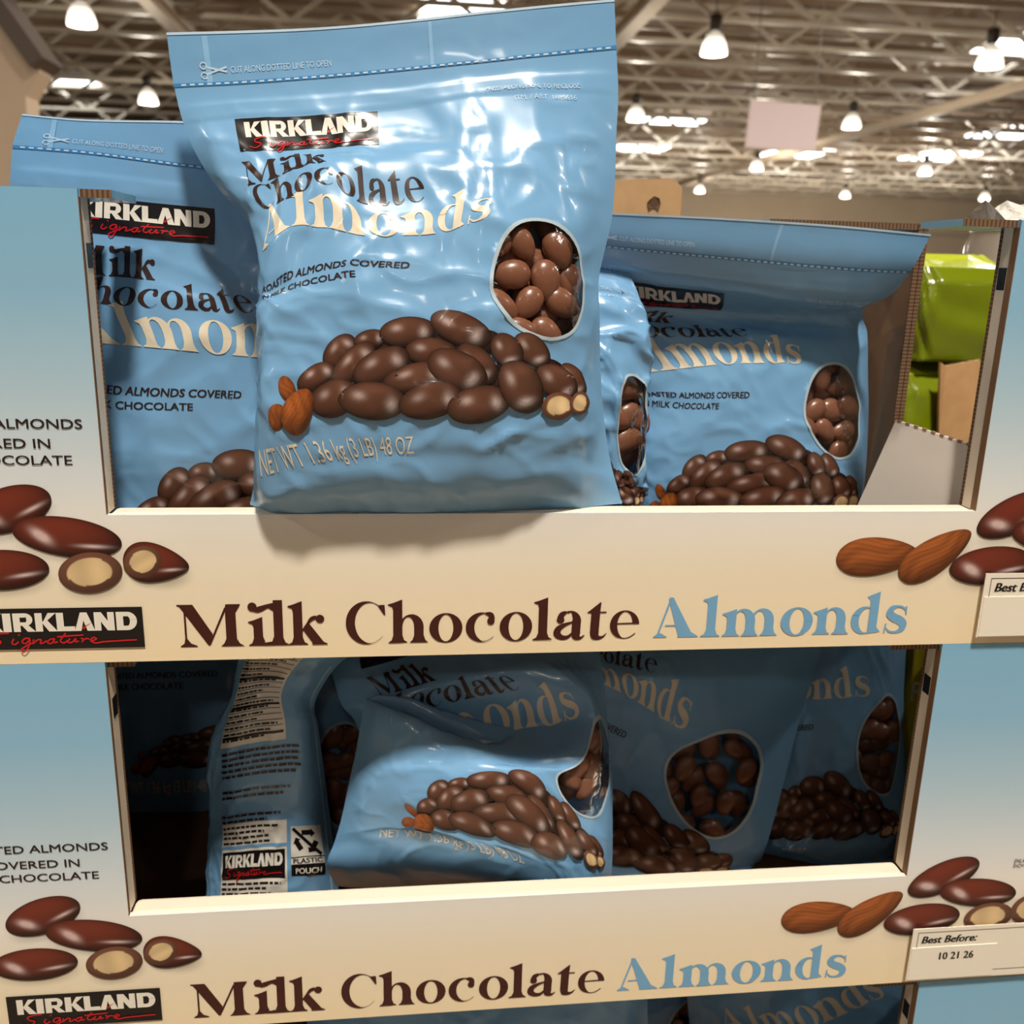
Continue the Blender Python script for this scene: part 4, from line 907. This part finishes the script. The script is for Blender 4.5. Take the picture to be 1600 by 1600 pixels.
# ---- lowest box: tops of the pouches
def low(x0, x1, yt, sk=0, yb=2300): return {0: R_((0,x0,yt),(235,x1,yt+sk)), 60: R_((0,x0,yt+160),(235,x1,yt+160+sk)), 285: R_((0,x0+40,yb-560),(235,x1-40,yb-560))}
B1 = {0: R_((0,520,1420),(235,1030,1395)), 60: R_((0,480,1530),(120,760,1545),(235,1012,1520)), 100: R_((0,480,1610),(120,760,1625),(235,1012,1600)), 285: R_((0,520,1880),(235,980,1880))}
pouch('almond_pouch', 'blue pouch peeping out under the middle box title in the lowest box', B1, [(0,.68,.001),(60,.64,.008),(100,.64,.02),(285,.66,.028)], seed=111, wr=1.6, group=BOG, window=False, nuts=False, art=['tear_line'], thick=.6)
B2 = {0: R_((0,760,1380),(235,1140,1370)), 60: R_((0,760,1450),(235,1140,1440)), 121: R_((0,770,1565),(165,1042,1560),(217,1118,1555),(235,1140,1550)), 188: R_((0,770,1700),(165,1035,1690),(217,1112,1690),(235,1135,1690)), 285: R_((0,780,1850),(235,1120,1850))}
pouch('almond_pouch', 'shaded pouch with brown almond window at the bottom edge of the photo', B2, [(0,.76,.001),(60,.74,.006),(121,.735,.02),(285,.735,.024)], seed=121, wr=.8, group=BOG, nuts=False, nutlabel='bottom edge pouch', art=[], thick=.5)
B3 = {0: R_((0,1080,1400),(235,1440,1320)), 60: R_((0,1070,1480),(235,1440,1400)), 100: R_((0,1075,1575),(107,1240,1550),(165,1350,1510),(235,1435,1490)), 122: R_((0,1080,1620),(31,1130,1608),(107,1270,1602),(165,1380,1555),(235,1435,1540)), 285: R_((0,1095,1860),(235,1420,1840))}
pouch('almond_pouch', 'shaded pouch reading Almonds at the bottom right in the lowest box', B3, [(0,.74,.001),(60,.70,.008),(122,.69,.024),(285,.69,.028)], seed=131, wr=1.0, group=BOG, window=False, nuts=False, art=['almonds_print'], thick=.6)

# ================================================================== OTHER GOODS BEHIND
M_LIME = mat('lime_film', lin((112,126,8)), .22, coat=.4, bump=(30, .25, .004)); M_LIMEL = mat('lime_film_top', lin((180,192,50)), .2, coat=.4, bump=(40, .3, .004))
M_OLIVE = mat('olive_film', lin((190,176,40)), .3, coat=.3)
def boxy_bag(name, label, x0, x1, y0, y1, z0, z1, m, mt, seed, cat='pouch', group=None):
    """block bottom bag: rounded block with pinched creased top, built as a soft grid"""
    r = empty(name, ((x0+x1)/2, (y0+y1)/2, z0), label, cat, group); W_, D_, H_ = (x1-x0)/2, (y1-y0)/2, z1-z0
    NS, NV = 48, 26; V, F = [], []; rnd = np.random.RandomState(seed)
    for i in range(NV + 1):
        t = i / NV; f = 1 - .04 * math.cos(t * 6.28)
        for k in range(NS):
            a = 2*math.pi*k/NS; c, s = math.cos(a), math.sin(a); e = .24
            X = W_ * math.copysign(abs(c)**e, c) * f; Y = D_ * math.copysign(abs(s)**e, s) * f * (1 if t < .85 else 1 - (t-.85) * 1.2)
            w = .0022 * math.sin(a*5 + seed) * math.sin(t*9 + seed*2) + .0012 * math.sin(a*11 + t*17)
            V.append((X * (1 + w / W_), Y * (1 + w / D_), H_ * t))
    for i in range(NV):
        for k in range(NS): k2 = (k+1) % NS; F.append((i*NS+k, i*NS+k2, (i+1)*NS+k2, (i+1)*NS+k))
    F.append(tuple(range(NS))[::-1]); mk('bag_body', V, F, m, r, True)
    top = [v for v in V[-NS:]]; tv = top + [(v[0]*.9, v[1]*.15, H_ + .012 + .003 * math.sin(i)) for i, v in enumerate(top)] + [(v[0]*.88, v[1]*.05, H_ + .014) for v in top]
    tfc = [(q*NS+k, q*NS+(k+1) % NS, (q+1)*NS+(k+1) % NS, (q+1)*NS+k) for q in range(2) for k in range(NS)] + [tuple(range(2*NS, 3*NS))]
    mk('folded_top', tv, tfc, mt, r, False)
    return r
a = px(1432, 410, .86); b_ = px(1572, 566, .86)
zs = float(px(1480, 566, .91)[2]); zt = float(px(1500, 418, .91)[2]); xl = float(px(1441, 500, .91)[0]); xr = float(px(1580, 500, .91)[0])
zl = float(px(1470, 760, .91)[2])
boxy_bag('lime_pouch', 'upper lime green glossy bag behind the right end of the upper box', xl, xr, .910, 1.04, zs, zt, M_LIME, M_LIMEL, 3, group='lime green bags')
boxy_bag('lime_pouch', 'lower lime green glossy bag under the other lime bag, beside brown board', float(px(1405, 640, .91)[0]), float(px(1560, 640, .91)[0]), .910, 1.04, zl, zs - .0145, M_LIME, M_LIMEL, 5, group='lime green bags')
bx = empty('brown_board_piece', P(1498, 690, .895), 'piece of brown cardboard standing in front of the lower lime bag', 'cardboard')
p4 = [P(1470,566,.895), P(1478,572,.893), P(1532,562,.895), P(1526,640,.895), P(1510,700,.895), P(1466,700,.895)]; lo = Vector(bx.location)
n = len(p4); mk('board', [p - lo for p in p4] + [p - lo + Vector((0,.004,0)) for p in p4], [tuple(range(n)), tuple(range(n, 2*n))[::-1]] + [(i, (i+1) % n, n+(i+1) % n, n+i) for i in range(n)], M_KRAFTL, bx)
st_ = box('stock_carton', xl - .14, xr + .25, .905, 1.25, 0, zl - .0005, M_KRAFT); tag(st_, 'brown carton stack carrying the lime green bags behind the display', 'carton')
# clear jar standing on the lime bags' neighbour and clear lids on the box corner
M_GLASS = mat('clear_plastic', (.95,.95,.93), .08); M_GLASS.node_tree.nodes['Principled BSDF'].inputs['Transmission Weight'].default_value = .92; M_GLASS.node_tree.nodes['Principled BSDF'].inputs['IOR'].default_value = 1.25
jp = P(1562, 405, 1.12)
jr = empty('clear_jar', (jp.x, 1.12, zl), 'clear plastic jar seen behind the upper lime bag at the right', 'jar')
jh = float(px(1562, 344, 1.12)[2]) - zl
mk('jar_body', *lathe_vf([(0,0),(.038,0),(.042,.006),(.042,jh-.03),(.036,jh-.016),(.036,jh-.014)], 28), M_GLASS, jr, True)
mk('lid', *lathe_vf([(.039,jh-.014),(.040,jh-.012),(.040,jh),(0,jh)], 28), mat('pale_lid', lin((214,206,194)), .3), jr, True)
M_CRINK = mat('crinkled_clear_wrap', lin((220,216,208)), .12, coat=.6, bump=(60, .9, .01))
wr_ = []
for i in range(7):
    c = px(1552 + i * 16, 338, .60); wr_.append(((float(c[0])), .585 + .012 * (i % 2)))
wb = empty('clear_wrap_bundle', (wr_[3][0], .60, ZC + .0331), 'crumpled clear plastic wrap on top of the upper box corner', 'plastic wrap')
V, F = [], []
for i in range(17):
    for j in range(6):
        V.append((-.03 + i * .0075, -.03 + j * .014,   .0004 + .016 * abs(math.sin(i*1.7 + j*2.3)) * math.sin(math.pi * j / 5 + .15)))
for i in range(16):
    for j in range(5): F.append((i*6+j, (i+1)*6+j, (i+1)*6+j+1, i*6+j+1))
mk('wrap_sheet', V, F, M_CRINK, wb)
# brown cardboard flap with hand hole behind the pouches
cf = [P(925,282,.80), P(1050,279,.80), P(1066,292,.80), P(1063,420,.80), P(925,420,.80)]; lo = Vector((cf[3].x, .80, Z_UP + .0045))
cb = empty('cardboard_flap', lo, 'upright brown cardboard flap with torn hand hole behind the foremost pouch', 'cardboard')
cf[3].z = cf[4].z = Z_UP + .0045; n = 5
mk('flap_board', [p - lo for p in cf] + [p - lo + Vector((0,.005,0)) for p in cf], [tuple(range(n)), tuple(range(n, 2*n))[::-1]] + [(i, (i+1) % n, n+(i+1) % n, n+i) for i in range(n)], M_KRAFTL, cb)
hc = P(1022, 318, .7985) - lo
mk('hand_hole_tear', [(hc.x + .006 * math.cos(t), hc.y + .0010 - .0012 * (k % 2), hc.z + .006 * math.sin(t) * (1 if k % 3 else .6)) for k, t in enumerate(np.linspace(0, 6.283, 9)[:-1])], [tuple(range(8))[::-1]], mat('tear_brown', lin((92,62,40)), .9), cb)
# olive pouch with the letter R in the middle box, right end
oc = px(1428, 1130, .80)
ol = boxy_bag('olive_pouch', 'olive yellow bag with a letter R at the right end of the middle box', float(px(1411,1100,.73)[0]), float(px(1510,1100,.73)[0]), .73, .79, Z_UP + REFZ + .0045, Z_UP + REFZ + .235, M_OLIVE, M_OLIVE, 9)
rp = P(1431, 1094, .727) - Vector(ol.location)
flat_ = weld(sans('R', rp.x - .006, rp.z, .020, .012)); mk('letter_print', [(a_, rp.y - .001, c_) for a_, c_, _l in flat_[0]], flat_[1], M_CREAMINK, ol)
